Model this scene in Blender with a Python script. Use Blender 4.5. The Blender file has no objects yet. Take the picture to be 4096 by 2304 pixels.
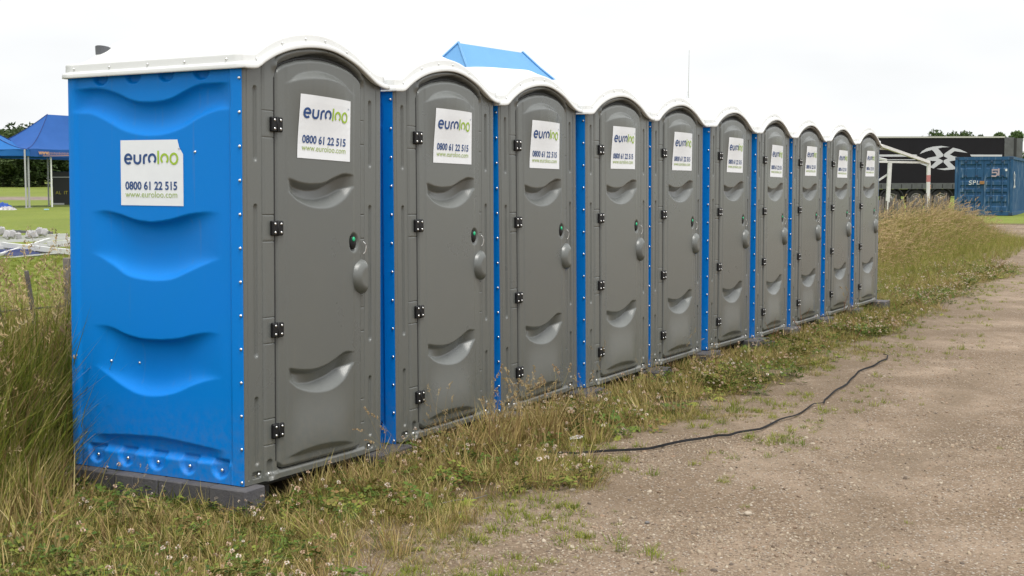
import bpy, math, random
import numpy as np
from mathutils import Vector, Matrix
random.seed(7); RNG = np.random.default_rng(11)
SC = bpy.context.scene; COL = SC.collection

# ------------------------------------------------------------------ camera
F_PX, PITCH, ROLL, CAM_H = 5170.3, 0.07405, -0.0027, 1.5223
cF = Vector((0, math.cos(PITCH), -math.sin(PITCH)))
_u = Vector((0, math.sin(PITCH), math.cos(PITCH))); _x = Vector((1, 0, 0))
cX = _x*math.cos(ROLL)+_u*math.sin(ROLL); cU = -_x*math.sin(ROLL)+_u*math.cos(ROLL)
cam = bpy.data.cameras.new('camera'); camo = bpy.data.objects.new('camera', cam); COL.objects.link(camo)
m = Matrix.Identity(4)
for i in range(3): m[i][0] = cX[i]; m[i][1] = cU[i]; m[i][2] = -cF[i]
m[2][3] = CAM_H; camo.matrix_world = m
cam.sensor_width = 36; cam.lens = F_PX/4096*36; cam.clip_start = .1; cam.clip_end = 3000
SC.camera = camo
# ------------------------------------------------------------------ sky, sun, exposure
SUN_EL, SUN_AZ = math.radians(66), math.radians(152)   # azimuth measured clockwise from +Y
SC.view_settings.view_transform = 'Standard'; SC.view_settings.look = 'None'
SC.view_settings.gamma = 1; SC.view_settings.exposure = 0.12; SC.view_settings.use_curve_mapping = False
W = bpy.data.worlds.new('World'); SC.world = W; W.use_nodes = True
nt = W.node_tree; nt.nodes.clear()
def N(t, typ, **k):
    n = t.nodes.new(typ)
    for a, b in k.items(): setattr(n, a, b)
    return n
out = N(nt, 'ShaderNodeOutputWorld'); bg = N(nt, 'ShaderNodeBackground'); bg.inputs[1].default_value = .1
sky = N(nt, 'ShaderNodeTexSky', sky_type='NISHITA', sun_disc=False, sun_elevation=SUN_EL, sun_rotation=SUN_AZ, dust_density=4)
tc = N(nt, 'ShaderNodeTexCoord'); sep = N(nt, 'ShaderNodeSeparateXYZ'); nt.links.new(tc.outputs['Generated'], sep.inputs[0])
rz = N(nt, 'ShaderNodeMapRange'); rz.inputs[1].default_value = 0.1; rz.inputs[2].default_value = 1; rz.inputs[3].default_value = 10.1; rz.inputs[4].default_value = 17
nt.links.new(sep.outputs[2], rz.inputs[0])
nz = N(nt, 'ShaderNodeTexNoise'); nz.inputs['Scale'].default_value = 2.2; nz.inputs['Detail'].default_value = 4
mp = N(nt, 'ShaderNodeMapping'); mp.inputs['Scale'].default_value = (1, 1, 3.0); mp.inputs['Location'].default_value = (0.5, 0.2, .1)
nt.links.new(tc.outputs['Generated'], mp.inputs[0]); nt.links.new(mp.outputs[0], nz.inputs[0])
rn = N(nt, 'ShaderNodeMapRange'); rn.inputs[1].default_value = .3; rn.inputs[2].default_value = .6; rn.inputs[3].default_value = .87; rn.inputs[4].default_value = 1.08
nt.links.new(nz.outputs[0], rn.inputs[0])
mu = N(nt, 'ShaderNodeMath', operation='MULTIPLY'); nt.links.new(rz.outputs[0], mu.inputs[0]); nt.links.new(rn.outputs[0], mu.inputs[1])
cm = N(nt, 'ShaderNodeVectorMath', operation='SCALE'); cm.inputs[0].default_value = (.975, .99, 1.0); nt.links.new(mu.outputs[0], cm.inputs['Scale'])
mx = N(nt, 'ShaderNodeMix', data_type='RGBA'); mx.inputs[0].default_value = .93
nt.links.new(sky.outputs[0], mx.inputs[6]); nt.links.new(cm.outputs[0], mx.inputs[7]); nt.links.new(mx.outputs[2], bg.inputs[0]); nt.links.new(bg.outputs[0], out.inputs[0])
sun = bpy.data.lights.new('sun', 'SUN'); sun.energy = 2.3; sun.angle = math.radians(24); sun.color = (1, .97, .92)
suno = bpy.data.objects.new('sun', sun); COL.objects.link(suno)
sd = Vector((math.sin(SUN_AZ)*math.cos(SUN_EL), math.cos(SUN_AZ)*math.cos(SUN_EL), math.sin(SUN_EL)))
suno.rotation_euler = sd.to_track_quat('Z', 'Y').to_euler()

# ------------------------------------------------------------------ helpers
def P(px, py, Y):
    "world point seen at photograph pixel px, py lying Y metres ahead"
    d = cF*F_PX + cX*(px-2048) + cU*(1152-py); return Vector((0, 0, CAM_H)) + d*(Y/d.y)
def sstep(a, b, x):
    t = np.clip((np.asarray(x, float)-a)/(b-a), 0, 1); return t*t*(3-2*t)
def tag(o, label=None, cat=None, group=None, kind=None):
    for k, v in (('label', label), ('category', cat), ('group', group), ('kind', kind)):
        if v: o[k] = v
    return o
def obj(name, V, F, mat=None, parent=None, smooth=False, mats=None, midx=None):
    me = bpy.data.meshes.new(name); me.from_pydata([tuple(map(float, v)) for v in V], [], F)
    for mm in (mats or [mat]): me.materials.append(mm)
    if midx is not None: me.polygons.foreach_set('material_index', midx)
    if smooth: me.polygons.foreach_set('use_smooth', [True]*len(F))
    me.update(); return link(name, me, parent)
def link(name, me, parent=None):
    o = bpy.data.objects.new(name, me); COL.objects.link(o)
    if parent: o.parent = parent
    return o
def empty(name, loc=(0, 0, 0), rot=(0, 0, 0)):
    o = bpy.data.objects.new(name, None); o.location = loc; o.rotation_euler = rot; o.empty_display_size = .2; COL.objects.link(o); return o
def copy_tree(o, parent=None):
    c = o.copy(); COL.objects.link(c); c.parent = parent
    for ch in list(o.children): copy_tree(ch, c)
    return c
class MB:
    def __init__(s): s.V = []; s.F = []; s.M = []
    def add(s, V, F, mi=0):
        b = len(s.V); s.V += [tuple(v) for v in V]; s.F += [tuple(b+i for i in f) for f in F]; s.M += [mi]*len(F); return s
    def box(s, x0, x1, y0, y1, z0, z1, mi=0, bev=0):
        if bev:
            c = ((x0+x1)/2, (y0+y1)/2, (z0+z1)/2); h = ((x1-x0)/2, (y1-y0)/2, (z1-z0)/2); V = []; idx = {}
            for sx in (-1, 1):
                for sy in (-1, 1):
                    for sz in (-1, 1):
                        for ax in range(3):
                            p = [h[0]*sx, h[1]*sy, h[2]*sz]
                            for k in range(3):
                                if k != ax: p[k] -= bev*(sx, sy, sz)[k]
                            idx[(sx, sy, sz, ax)] = len(V); V.append(tuple(c[k]+p[k] for k in range(3)))
            F = []
            for ax in range(3):
                a, b = (ax+1) % 3, (ax+2) % 3
                for sg in (-1, 1):
                    q = []
                    for (sa, sb) in ((-1, -1), (1, -1), (1, 1), (-1, 1)):
                        k = [0, 0, 0]; k[ax] = sg; k[a] = sa; k[b] = sb; q.append(idx[(*k, ax)])
                    F.append(q if sg > 0 else q[::-1])
            for ax in range(3):
                a, b = (ax+1) % 3, (ax+2) % 3
                for sa in (-1, 1):
                    for sb in (-1, 1):
                        k0 = [0, 0, 0]; k0[a] = sa; k0[b] = sb; k1 = k0[:]; k0[ax] = -1; k1[ax] = 1
                        q = [idx[(*k0, a)], idx[(*k0, b)], idx[(*k1, b)], idx[(*k1, a)]]
                        F.append(q if sa*sb < 0 else q[::-1])
            for sx in (-1, 1):
                for sy in (-1, 1):
                    for sz in (-1, 1):
                        q = [idx[(sx, sy, sz, k)] for k in range(3)]; F.append(q if sx*sy*sz > 0 else q[::-1])
            return s.add(V, F, mi)
        V = [(x, y, z) for z in (z0, z1) for y in (y0, y1) for x in (x0, x1)]
        return s.add(V, [(0, 2, 3, 1), (4, 5, 7, 6), (0, 1, 5, 4), (2, 6, 7, 3), (0, 4, 6, 2), (1, 3, 7, 5)], mi)
    def tube(s, pts, r, n=8, mi=0, cap=True, sq=False):
        pts = [Vector(p) for p in pts]; rr = r if isinstance(r, (list, tuple)) else [r]*len(pts); b = len(s.V); up = Vector((0, 0, 1))
        for i, p in enumerate(pts):
            t = (pts[min(i+1, len(pts)-1)]-pts[max(i-1, 0)]).normalized()
            a = t.cross(up if abs(t.z) < .95 else Vector((0, 1, 0))).normalized(); c = t.cross(a)
            for k in range(n):
                an = 2*math.pi*(k+(.5 if sq else 0))/n; s.V.append(tuple(p+(a*math.cos(an)+c*math.sin(an))*rr[i]))
        for i in range(len(pts)-1):
            for k in range(n):
                s.F.append((b+i*n+k, b+i*n+(k+1) % n, b+(i+1)*n+(k+1) % n, b+(i+1)*n+k)); s.M.append(mi)
        if cap:
            s.F.append(tuple(b+k for k in range(n))[::-1]); s.F.append(tuple(b+(len(pts)-1)*n+k for k in range(n))); s.M += [mi, mi]
        return s
    def beam(s, a, b, w=.05, mi=0): return s.tube([a, b], w*.7071, 4, mi, sq=True)
    def lathe(s, prof, c=(0, 0, 0), ax='y', n=16, mi=0):
        b = len(s.V)
        for (r, h) in prof:
            for k in range(n):
                a = 2*math.pi*k/n; q = (r*math.cos(a), r*math.sin(a))
                s.V.append((c[0]+q[0], c[1]+h, c[2]+q[1]) if ax == 'y' else (c[0]+h, c[1]+q[0], c[2]+q[1]) if ax == 'x' else (c[0]+q[0], c[1]+q[1], c[2]+h))
        for i in range(len(prof)-1):
            for k in range(n): s.F.append((b+i*n+k, b+i*n+(k+1) % n, b+(i+1)*n+(k+1) % n, b+(i+1)*n+k)); s.M.append(mi)
        s.F.append(tuple(b+k for k in range(n))[::-1]); s.F.append(tuple(b+(len(prof)-1)*n+k for k in range(n))); s.M += [mi, mi]
        return s
    def build(s, name, mat, parent=None, smooth=False):
        ms = mat if isinstance(mat, (list, tuple)) else [mat]
        return obj(name, s.V, s.F, None, parent, smooth, mats=ms, midx=s.M)
def grid(us, zs, fn):
    V = [fn(u, z) for z in zs for u in us]; n = len(us)
    F = [(j*n+i, j*n+i+1, (j+1)*n+i+1, (j+1)*n+i) for j in range(len(zs)-1) for i in range(n-1)]
    return V, F
def refine(a, b, step, pts=(), d=.003):
    s = set(np.round(np.arange(a, b+1e-9, step), 4)) | {a, b}
    for p in pts:
        for k in (-2, -1, 0, 1, 2): s.add(round(p+k*d, 4))
    s = sorted(x for x in s if a <= x <= b); o = [s[0]]
    for x in s[1:]:
        if x-o[-1] > .0008: o.append(x)
    return o

# ------------------------------------------------------------------ materials
def mat(name, col, rough=.6, metal=0, spec=.5, noise=None, bump=None, rand=0, trans=0, speck=None, dirt=0):
    "noise=(scale, dark colour, amount)  bump=(scale, strength)  rand: brightness change per object"
    M = bpy.data.materials.new(name); M.use_nodes = True; t = M.node_tree; p = t.nodes['Principled BSDF']
    p.inputs['Roughness'].default_value = rough; p.inputs['Metallic'].default_value = metal; p.inputs['Specular IOR Level'].default_value = spec
    p.inputs['Base Color'].default_value = (*col, 1); last = None
    tcn = N(t, 'ShaderNodeTexCoord')
    tvec = tcn.outputs['Object']
    if dirt:
        oi0 = N(t, 'ShaderNodeObjectInfo'); sc0 = N(t, 'ShaderNodeMath', operation='MULTIPLY'); sc0.inputs[1].default_value = 37.; t.links.new(oi0.outputs['Random'], sc0.inputs[0])
        ad0 = N(t, 'ShaderNodeVectorMath', operation='ADD'); t.links.new(tcn.outputs['Object'], ad0.inputs[0]); t.links.new(sc0.outputs[0], ad0.inputs[1]); tvec = ad0.outputs[0]
    def chain(f):
        return f
    if noise:
        n = N(t, 'ShaderNodeTexNoise'); n.inputs['Scale'].default_value = noise[0]; n.inputs['Detail'].default_value = 5; n.inputs['Roughness'].default_value = .65; t.links.new(tvec, n.inputs[0])
        r = N(t, 'ShaderNodeMapRange'); r.inputs[1].default_value = .35; r.inputs[2].default_value = .7; r.inputs[4].default_value = noise[2]; t.links.new(n.outputs[0], r.inputs[0])
        x = N(t, 'ShaderNodeMix', data_type='RGBA'); t.links.new(r.outputs[0], x.inputs[0]); x.inputs[6].default_value = (*col, 1); x.inputs[7].default_value = (*noise[1], 1); last = x.outputs[2]
        r2 = N(t, 'ShaderNodeMapRange'); r2.inputs[3].default_value = rough-.08; r2.inputs[4].default_value = min(1, rough+.12); t.links.new(n.outputs[0], r2.inputs[0]); t.links.new(r2.outputs[0], p.inputs['Roughness'])
    if speck:
        n = N(t, 'ShaderNodeTexNoise'); n.inputs['Scale'].default_value = speck[0]; n.inputs['Detail'].default_value = 2; t.links.new(tvec, n.inputs[0])
        r = N(t, 'ShaderNodeMapRange'); r.inputs[1].default_value = .45; r.inputs[2].default_value = .75; r.inputs[4].default_value = speck[2]; t.links.new(n.outputs[0], r.inputs[0])
        x = N(t, 'ShaderNodeMix', data_type='RGBA'); t.links.new(r.outputs[0], x.inputs[0])
        if last: t.links.new(last, x.inputs[6])
        else: x.inputs[6].default_value = (*col, 1)
        x.inputs[7].default_value = (*speck[1], 1); last = x.outputs[2]
    if dirt:
        sp = N(t, 'ShaderNodeSeparateXYZ'); t.links.new(tcn.outputs['Object'], sp.inputs[0])
        lo = N(t, 'ShaderNodeMapRange'); lo.inputs[1].default_value = .42; lo.inputs[2].default_value = 0; lo.inputs[4].default_value = .75; t.links.new(sp.outputs[2], lo.inputs[0])
        n = N(t, 'ShaderNodeTexNoise'); n.inputs['Scale'].default_value = 26; n.inputs['Detail'].default_value = 6; n.inputs['Roughness'].default_value = .75; t.links.new(tvec, n.inputs[0])
        r = N(t, 'ShaderNodeMapRange'); r.inputs[1].default_value = .40; r.inputs[2].default_value = .72; t.links.new(n.outputs[0], r.inputs[0])
        q = N(t, 'ShaderNodeMath', operation='MULTIPLY'); t.links.new(lo.outputs[0], q.inputs[0]); t.links.new(r.outputs[0], q.inputs[1])
        mps = N(t, 'ShaderNodeMapping'); mps.inputs['Scale'].default_value = (38, 38, 1.3); t.links.new(tvec, mps.inputs[0])
        n2 = N(t, 'ShaderNodeTexNoise'); n2.inputs['Scale'].default_value = 1; n2.inputs['Detail'].default_value = 4; t.links.new(mps.outputs[0], n2.inputs[0])
        r2 = N(t, 'ShaderNodeMapRange'); r2.inputs[1].default_value = .62; r2.inputs[2].default_value = .8; r2.inputs[4].default_value = .30; t.links.new(n2.outputs[0], r2.inputs[0])
        q2 = N(t, 'ShaderNodeMath', operation='MAXIMUM'); t.links.new(q.outputs[0], q2.inputs[0]); t.links.new(r2.outputs[0], q2.inputs[1])
        q3 = N(t, 'ShaderNodeMath', operation='MULTIPLY'); q3.inputs[1].default_value = dirt; t.links.new(q2.outputs[0], q3.inputs[0])
        x = N(t, 'ShaderNodeMix', data_type='RGBA'); t.links.new(q3.outputs[0], x.inputs[0]); t.links.new(last, x.inputs[6]); x.inputs[7].default_value = (.20, .175, .135, 1); last = x.outputs[2]
    if rand:
        oi = N(t, 'ShaderNodeObjectInfo'); r = N(t, 'ShaderNodeMapRange'); r.inputs[3].default_value = 1-rand; r.inputs[4].default_value = 1+rand; t.links.new(oi.outputs['Random'], r.inputs[0])
        v = N(t, 'ShaderNodeVectorMath', operation='SCALE'); t.links.new(r.outputs[0], v.inputs['Scale'])
        if last: t.links.new(last, v.inputs[0])
        else: v.inputs[0].default_value = col
        last = v.outputs[0]
    if last: t.links.new(last, p.inputs['Base Color'])
    if bump:
        n = N(t, 'ShaderNodeTexNoise'); n.inputs['Scale'].default_value = bump[0]; n.inputs['Detail'].default_value = 4; t.links.new(tvec, n.inputs[0])
        b = N(t, 'ShaderNodeBump'); b.inputs['Strength'].default_value = bump[1]; b.inputs['Distance'].default_value = .004; t.links.new(n.outputs[0], b.inputs['Height']); t.links.new(b.outputs[0], p.inputs['Normal'])
    if trans:
        tr = N(t, 'ShaderNodeBsdfTranslucent'); s = N(t, 'ShaderNodeMixShader'); s.inputs[0].default_value = trans; tr.inputs[0].default_value = (*col, 1)
        if last: t.links.new(last, tr.inputs[0])
        o = t.nodes['Material Output']; t.links.new(p.outputs[0], s.inputs[1]); t.links.new(tr.outputs[0], s.inputs[2]); t.links.new(s.outputs[0], o.inputs[0])
    return M
def ramp_mat(name, cols, rough=.7, trans=.18):
    "a plant material whose colour differs from clump to clump"
    M = bpy.data.materials.new(name); M.use_nodes = True; t = M.node_tree; p = t.nodes['Principled BSDF']; p.inputs['Roughness'].default_value = rough; p.inputs['Specular IOR Level'].default_value = .25
    oi = N(t, 'ShaderNodeObjectInfo'); cr = N(t, 'ShaderNodeValToRGB'); e = cr.color_ramp.elements
    while len(e) < len(cols): e.new(.5)
    for i, c in enumerate(cols): e[i].position = i/(len(cols)-1); e[i].color = (*c, 1)
    g = N(t, 'ShaderNodeNewGeometry'); a = N(t, 'ShaderNodeMath', operation='MULTIPLY_ADD'); a.inputs[1].default_value = .35
    s2 = N(t, 'ShaderNodeMath', operation='FRACT'); t.links.new(g.outputs['Random Per Island'], a.inputs[0]); t.links.new(oi.outputs['Random'], a.inputs[2]); t.links.new(a.outputs[0], s2.inputs[0])
    t.links.new(s2.outputs[0], cr.inputs[0]); t.links.new(cr.outputs[0], p.inputs['Base Color'])
    tr = N(t, 'ShaderNodeBsdfTranslucent'); t.links.new(cr.outputs[0], tr.inputs[0]); s = N(t, 'ShaderNodeMixShader'); s.inputs[0].default_value = trans
    o = t.nodes['Material Output']; t.links.new(p.outputs[0], s.inputs[1]); t.links.new(tr.outputs[0], s.inputs[2]); t.links.new(s.outputs[0], o.inputs[0])
    return M
M_GREY = mat('grey_plastic', (.107, .115, .110), .28, spec=.7, noise=(2.2, (.118, .122, .108), .6), speck=(420, (.15, .155, .145), .5), bump=(700, .14), dirt=.65, rand=.09)
M_BLUE = mat('blue_plastic', (.0, .195, .62), .40, spec=.16, noise=(1.7, (.0, .19, .66), .7), speck=(380, (.01, .24, .74), .35), bump=(600, .2), dirt=.45)
M_ROOF = mat('white_plastic', (.70, .71, .70), .4, noise=(4, (.62, .63, .61), .5))
M_BLACK = mat('black_plastic', (.007, .007, .008), .5, spec=.3)
M_GAP = mat('dark_rubber', (.02, .02, .02), .7)
M_STEEL = mat('zinc_steel', (.75, .75, .74), .28, metal=1)
M_STICK = mat('sticker_white', (.80, .82, .84), .4, noise=(9, (.72, .74, .77), .5))
M_NAVY = mat('ink_navy', (.012, .06, .21), .4)
M_LIME = mat('ink_lime', (.33, .50, .03), .4)
M_LIME2 = mat('ink_olive', (.35, .46, .13), .4)
M_GREEN = mat('green_indicator', (.01, .45, .20), .25)
M_BLOCK = mat('grey_recycled_block', (.070, .068, .076), .85, spec=.3, noise=(7, (.115, .108, .105), .8), bump=(90, .8), rand=.22)
M_VENT = mat('vent_grey', (.10, .105, .115), .6)

# ------------------------------------------------------------------ ground shape
EDGE_Y = [-50, 3, 5.05, 6.58, 8.37, 10.24, 12.95, 18.0, 22.7, 40, 46]; EDGE_X = [-6, -.75, -.22, .20, 1.18, 2.35, 3.85, 6.5, 9.0, 14.2, 15.5]
def vnoise(x, y, s, seed=0):
    x = np.asarray(x, float)/s+seed*17.3; y = np.asarray(y, float)/s-seed*9.1; xi = np.floor(x); yi = np.floor(y); fx = x-xi; fy = y-yi
    h = lambda a, b: np.modf(np.abs(np.sin(a*127.1+b*311.7+seed*7.7)*43758.5453))[0]
    fx = fx*fx*(3-2*fx); fy = fy*fy*(3-2*fy)
    return (h(xi, yi)*(1-fx)+h(xi+1, yi)*fx)*(1-fy)+(h(xi, yi+1)*(1-fx)+h(xi+1, yi+1)*fx)*fy
def gz(x, y):
    x = np.asarray(x, float); y = np.asarray(y, float); yy = np.maximum(y, 1)
    L = np.interp(yy, [0, 14, 22, 32, 46, 72, 100, 140, 400, 2000], [0, 0, .4, .75, 1.02, 1.2, 2.08, 3, 5, 8])
    R = np.interp(yy, [0, 18, 28, 60, 66, 100, 400, 2000], [0, 0, .2, .44, .55, .8, 2, 8])
    w = sstep(-.22, .12, x/yy); z = L*(1-w)+R*w
    z = z + (vnoise(x, y, 1.1, 1)-.5)*.022*np.clip(12/np.maximum(yy, 4), 0, 1) + (vnoise(x, y, .35, 2)-.5)*.014*np.clip(8/np.maximum(yy, 4), 0, 1)
    de = x-np.interp(y, EDGE_Y, EDGE_X); z = z-.016*(np.exp(-((de-1.55)/.22)**2)+np.exp(-((de-3.25)/.26)**2))+.008*np.exp(-((de-2.4)/.3)**2)
    return z
def edge_d(x, y):
    "metres into the gravel (negative: on the grass)"
    x = np.asarray(x, float); y = np.asarray(y, float)
    return x-np.interp(y, EDGE_Y, EDGE_X)+(vnoise(x, y, .9, 3)-.5)*.7+(vnoise(x, y, .25, 4)-.5)*.25
def g0(x, y): return float(gz(x, y))

def ground_material():
    M = bpy.data.materials.new('ground'); M.use_nodes = True; t = M.node_tree; p = t.nodes['Principled BSDF']; p.inputs['Roughness'].default_value = .95; p.inputs['Specular IOR Level'].default_value = .15
    tcn = N(t, 'ShaderNodeTexCoord'); L = t.links.new
    def noise(s, d=5, r=.6, vec=None):
        n = N(t, 'ShaderNodeTexNoise'); n.inputs['Scale'].default_value = s; n.inputs['Detail'].default_value = d; n.inputs['Roughness'].default_value = r; L(vec or tcn.outputs['Object'], n.inputs[0]); return n.outputs[0]
    def mr(x, a, b, c=0, d=1):
        n = N(t, 'ShaderNodeMapRange'); 
        for i, v in zip((1, 2, 3, 4), (a, b, c, d)): n.inputs[i].default_value = v
        L(x, n.inputs[0]); return n.outputs[0]
    def mixc(f, a, b):
        n = N(t, 'ShaderNodeMix', data_type='RGBA'); L(f, n.inputs[0])
        for s, v in ((6, a), (7, b)):
            if isinstance(v, tuple): n.inputs[s].default_value = (*v, 1)
            else: L(v, n.inputs[s])
        return n.outputs[2]
    av = N(t, 'ShaderNodeAttribute', attribute_name='gravel').outputs['Fac']; al = N(t, 'ShaderNodeAttribute', attribute_name='lawn').outputs['Fac']; atr = N(t, 'ShaderNodeAttribute', attribute_name='track').outputs['Fac']
    # gravel: sandy dirt with damp brown patches and stones in several sizes
    mpg = N(t, 'ShaderNodeMapping'); mpg.inputs['Rotation'].default_value = (0, 0, math.radians(30)); mpg.inputs['Scale'].default_value = (1.5, .28, 1); L(tcn.outputs['Object'], mpg.inputs[0])
    g = mixc(mr(noise(.9, 5), .40, .58), (.31, .235, .170), (.15, .105, .068)); g = mixc(mr(noise(1.1, 5, .65, mpg.outputs[0]), .46, .64, 0, .7), g, (.12, .083, .053))
    g = mixc(mr(noise(4.5, 5, .7), .45, .70, 0, .75), g, (.16, .115, .075))
    g = mixc(mr(noise(45, 3, .7), .45, .72, 0, .8), g, (.33, .255, .185))
    dk = N(t, 'ShaderNodeMath', operation='MULTIPLY'); L(mr(noise(85, 3, .8), .52, .66, 0, .9), dk.inputs[0]); L(mr(noise(2.6, 4, .7), .38, .62, .25, 1), dk.inputs[1]); g = mixc(dk.outputs[0], g, (.085, .062, .043))
    v = N(t, 'ShaderNodeTexVoronoi'); v.inputs['Scale'].default_value = 62; L(tcn.outputs['Object'], v.inputs['Vector'])
    vc = N(t, 'ShaderNodeSeparateColor'); L(v.outputs['Color'], vc.inputs[0])
    cr = N(t, 'ShaderNodeValToRGB'); e = cr.color_ramp.elements
    for i, (pp, c) in enumerate([(0, (.10, .085, .075)), (.3, (.28, .20, .14)), (.55, (.35, .29, .23)), (.8, (.36, .32, .27)), (1, (.50, .46, .41))]):
        if i > 1: e.new(pp)
    for i, (pp, c) in enumerate([(0, (.10, .085, .075)), (.3, (.28, .20, .14)), (.55, (.35, .29, .23)), (.8, (.36, .32, .27)), (1, (.50, .46, .41))]): e[i].position = pp; e[i].color = (*c, 1)
    L(vc.outputs[0], cr.inputs[0])
    inside = mr(v.outputs['Distance'], .25, .5, 1, 0)
    pres = mr(vc.outputs[1], .45, .5); mm = N(t, 'ShaderNodeMath', operation='MULTIPLY'); L(inside, mm.inputs[0]); L(pres, mm.inputs[1])
    g = mixc(mm.outputs[0], g, cr.outputs[0])
    ad = N(t, 'ShaderNodeAttribute', attribute_name='dirt').outputs['Fac']; dm = N(t, 'ShaderNodeMath', operation='MULTIPLY'); L(ad, dm.inputs[0]); L(mr(noise(3.2, 6, .7), .36, .6, .25, 1), dm.inputs[1]); g = mixc(dm.outputs[0], g, mixc(mr(noise(55, 4, .7), .4, .7), (.135, .098, .064), (.22, .17, .12)))
    # soil under the rough grass
    s = mixc(mr(noise(3, 5), .4, .65), (.12, .088, .05), (.07, .052, .028)); s = mixc(mr(noise(30, 4), .5, .7, 0, .6), s, (.13, .105, .06))
    # mown lawn
    l = mixc(mr(noise(.35, 5), .35, .65), (.165, .205, .035), (.125, .165, .028)); l = mixc(mr(noise(9, 4, .7), .45, .72, 0, .7), l, (.23, .22, .055)); l = mixc(mr(noise(60, 2), .5, .75, 0, .6), l, (.08, .12, .02))
    nb = noise(6, 4); a2 = N(t, 'ShaderNodeMath', operation='ADD'); L(av, a2.inputs[0]); L(mr(nb, .2, .8, -.3, .3), a2.inputs[1])
    c = mixc(mr(a2.outputs[0], .4, .6), s, g); c = mixc(al, c, l)
    tk = mixc(mr(noise(2, 5), .4, .6), (.25, .20, .17), (.18, .145, .125)); c = mixc(atr, c, tk)
    L(c, p.inputs['Base Color'])
    b = N(t, 'ShaderNodeBump'); b.inputs['Distance'].default_value = .012; b.inputs['Strength'].default_value = .8
    hh = N(t, 'ShaderNodeMath', operation='MULTIPLY_ADD'); L(mm.outputs[0], hh.inputs[0]); hh.inputs[1].default_value = .5; L(noise(38, 5, .7), hh.inputs[2]); L(hh.outputs[0], b.inputs['Height']); L(b.outputs[0], p.inputs['Normal'])
    return M
def build_ground():
    ax = np.concatenate([-np.geomspace(900, 6.2, 60), np.arange(-6, 9.01, .12), np.geomspace(9.4, 900, 60)])
    ay = np.concatenate([-np.geomspace(200, 4, 12), np.arange(-3, 3, .6), np.arange(3, 20, .12), np.geomspace(20.3, 1200, 120)])
    X, Y = np.meshgrid(ax, ay); Z = gz(X, Y); V = np.stack([X, Y, Z], -1).reshape(-1, 3); n = len(ax)
    F = [(j*n+i, j*n+i+1, (j+1)*n+i+1, (j+1)*n+i) for j in range(len(ay)-1) for i in range(n-1)]
    o = obj('ground', V, F, ground_material(), smooth=True)
    x, y = V[:, 0], V[:, 1]; r = x/np.maximum(y, 1)
    grav = sstep(-.55, -.15, edge_d(x, y))*(y < 46)
    lawn = np.maximum(sstep(9.5, 12, y)*(r < -.25), sstep(46, 48, y)) 
    lawn = np.maximum(lawn, sstep(2.2, 3.2, (-.88*(x+3.16)+.476*(y-7.11))+1.2)*(y > 0))
    lawn = lawn*(1-sstep(-.3, .3, edge_d(x, y))*(y < 46))
    track = sstep(67, 68.5, y)*(1-sstep(76, 77.5, y))*(r < -.1)
    dirt = (1-sstep(-.2, 1.5, edge_d(x, y)+.3))
    de = x-np.interp(y, EDGE_Y, EDGE_X)+(vnoise(x, y, 2.5, 71)-.5)*.5
    ruts = (np.exp(-((de-1.55)/.24)**2)+np.exp(-((de-3.25)/.28)**2)+.5*np.exp(-((de-.8)/.15)**2))*(.4+.6*vnoise(x, y, .8, 72))
    dirt = np.clip(np.maximum(dirt, ruts*.95), 0, 1)
    for nm, a in (('dirt', dirt), ('gravel', grav), ('lawn', lawn), ('track', track)):
        at = o.data.attributes.new(nm, 'FLOAT', 'POINT'); at.data.foreach_set('value', a.astype(np.float32))
    tag(o, kind='structure'); return o
build_ground()

# ------------------------------------------------------------------ portable toilets
UW, UD, UH = 1.1616, 1.1446, 2.0
ROOF_U = [-.035, .05, .10, .143, .22, .326, .435, .533, .605, .678, .80, .90, .985, 1.05, 1.10, 1.15, 1.20]
ROOF_Z = [1.985, 1.987, 1.995, 2.022, 2.062, 2.101, 2.125, 2.137, 2.139, 2.134, 2.108, 2.073, 2.032, 2.002, 1.989, 1.985, 1.985]
def cub(xs, ys):
    "smooth interpolation (Catmull-Rom through the table)"
    xs = np.array(xs, float); ys = np.array(ys, float); m = np.gradient(ys, xs)
    def f(x):
        x = np.clip(x, xs[0], xs[-1]); i = np.clip(np.searchsorted(xs, x)-1, 0, len(xs)-2); h = xs[i+1]-xs[i]; t = (x-xs[i])/h
        return (2*t**3-3*t**2+1)*ys[i]+(t**3-2*t**2+t)*h*m[i]+(-2*t**3+3*t**2)*ys[i+1]+(t**3-t**2)*h*m[i+1]
    return f
roofz = cub(ROOF_U, ROOF_Z)
D_U = [.234, .238, .247, .265, .30, .394, .505, .6, .677, .76, .827, .90, .928, .943, .95]
D_T = [1.955, 1.985, 2.003, 2.019, 2.035, 2.062, 2.079, 2.084, 2.081, 2.071, 2.058, 2.033, 2.015, 1.997, 1.965]
def doort(u): return np.interp(u, D_U, D_T)
def doorb(u):
    d = np.minimum(u-.234, .95-u); r = .055; k = np.clip(1-d/r, 0, 1); return .045+r*(1-np.sqrt(np.maximum(0, 1-k*k)))
sm = lambda t: np.clip(t, 0, 1)**2*(3-2*np.clip(t, 0, 1))
def crescent(u, z, A, B, C, D, dep):
    "door recess: slopes in between curves A (top) and B, flat, slopes out between C and D (bottom)"
    a, b, c, d = A(u), B(u), C(u), D(u); k1 = np.clip((a-b)/.032, 0, 1.2); k2 = np.clip((c-d)/.05, 0, 1.2)
    if z > a or z < d: return 0.
    if z > b: return -dep*k1*(a-z)/max(a-b, 1e-4)
    if z > c:
        t = (b-z)/max(b-c, 1e-4); return -dep*(k1*(1-t)+k2*t)
    return -dep*k2*(z-d)/max(c-d, 1e-4)
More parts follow.
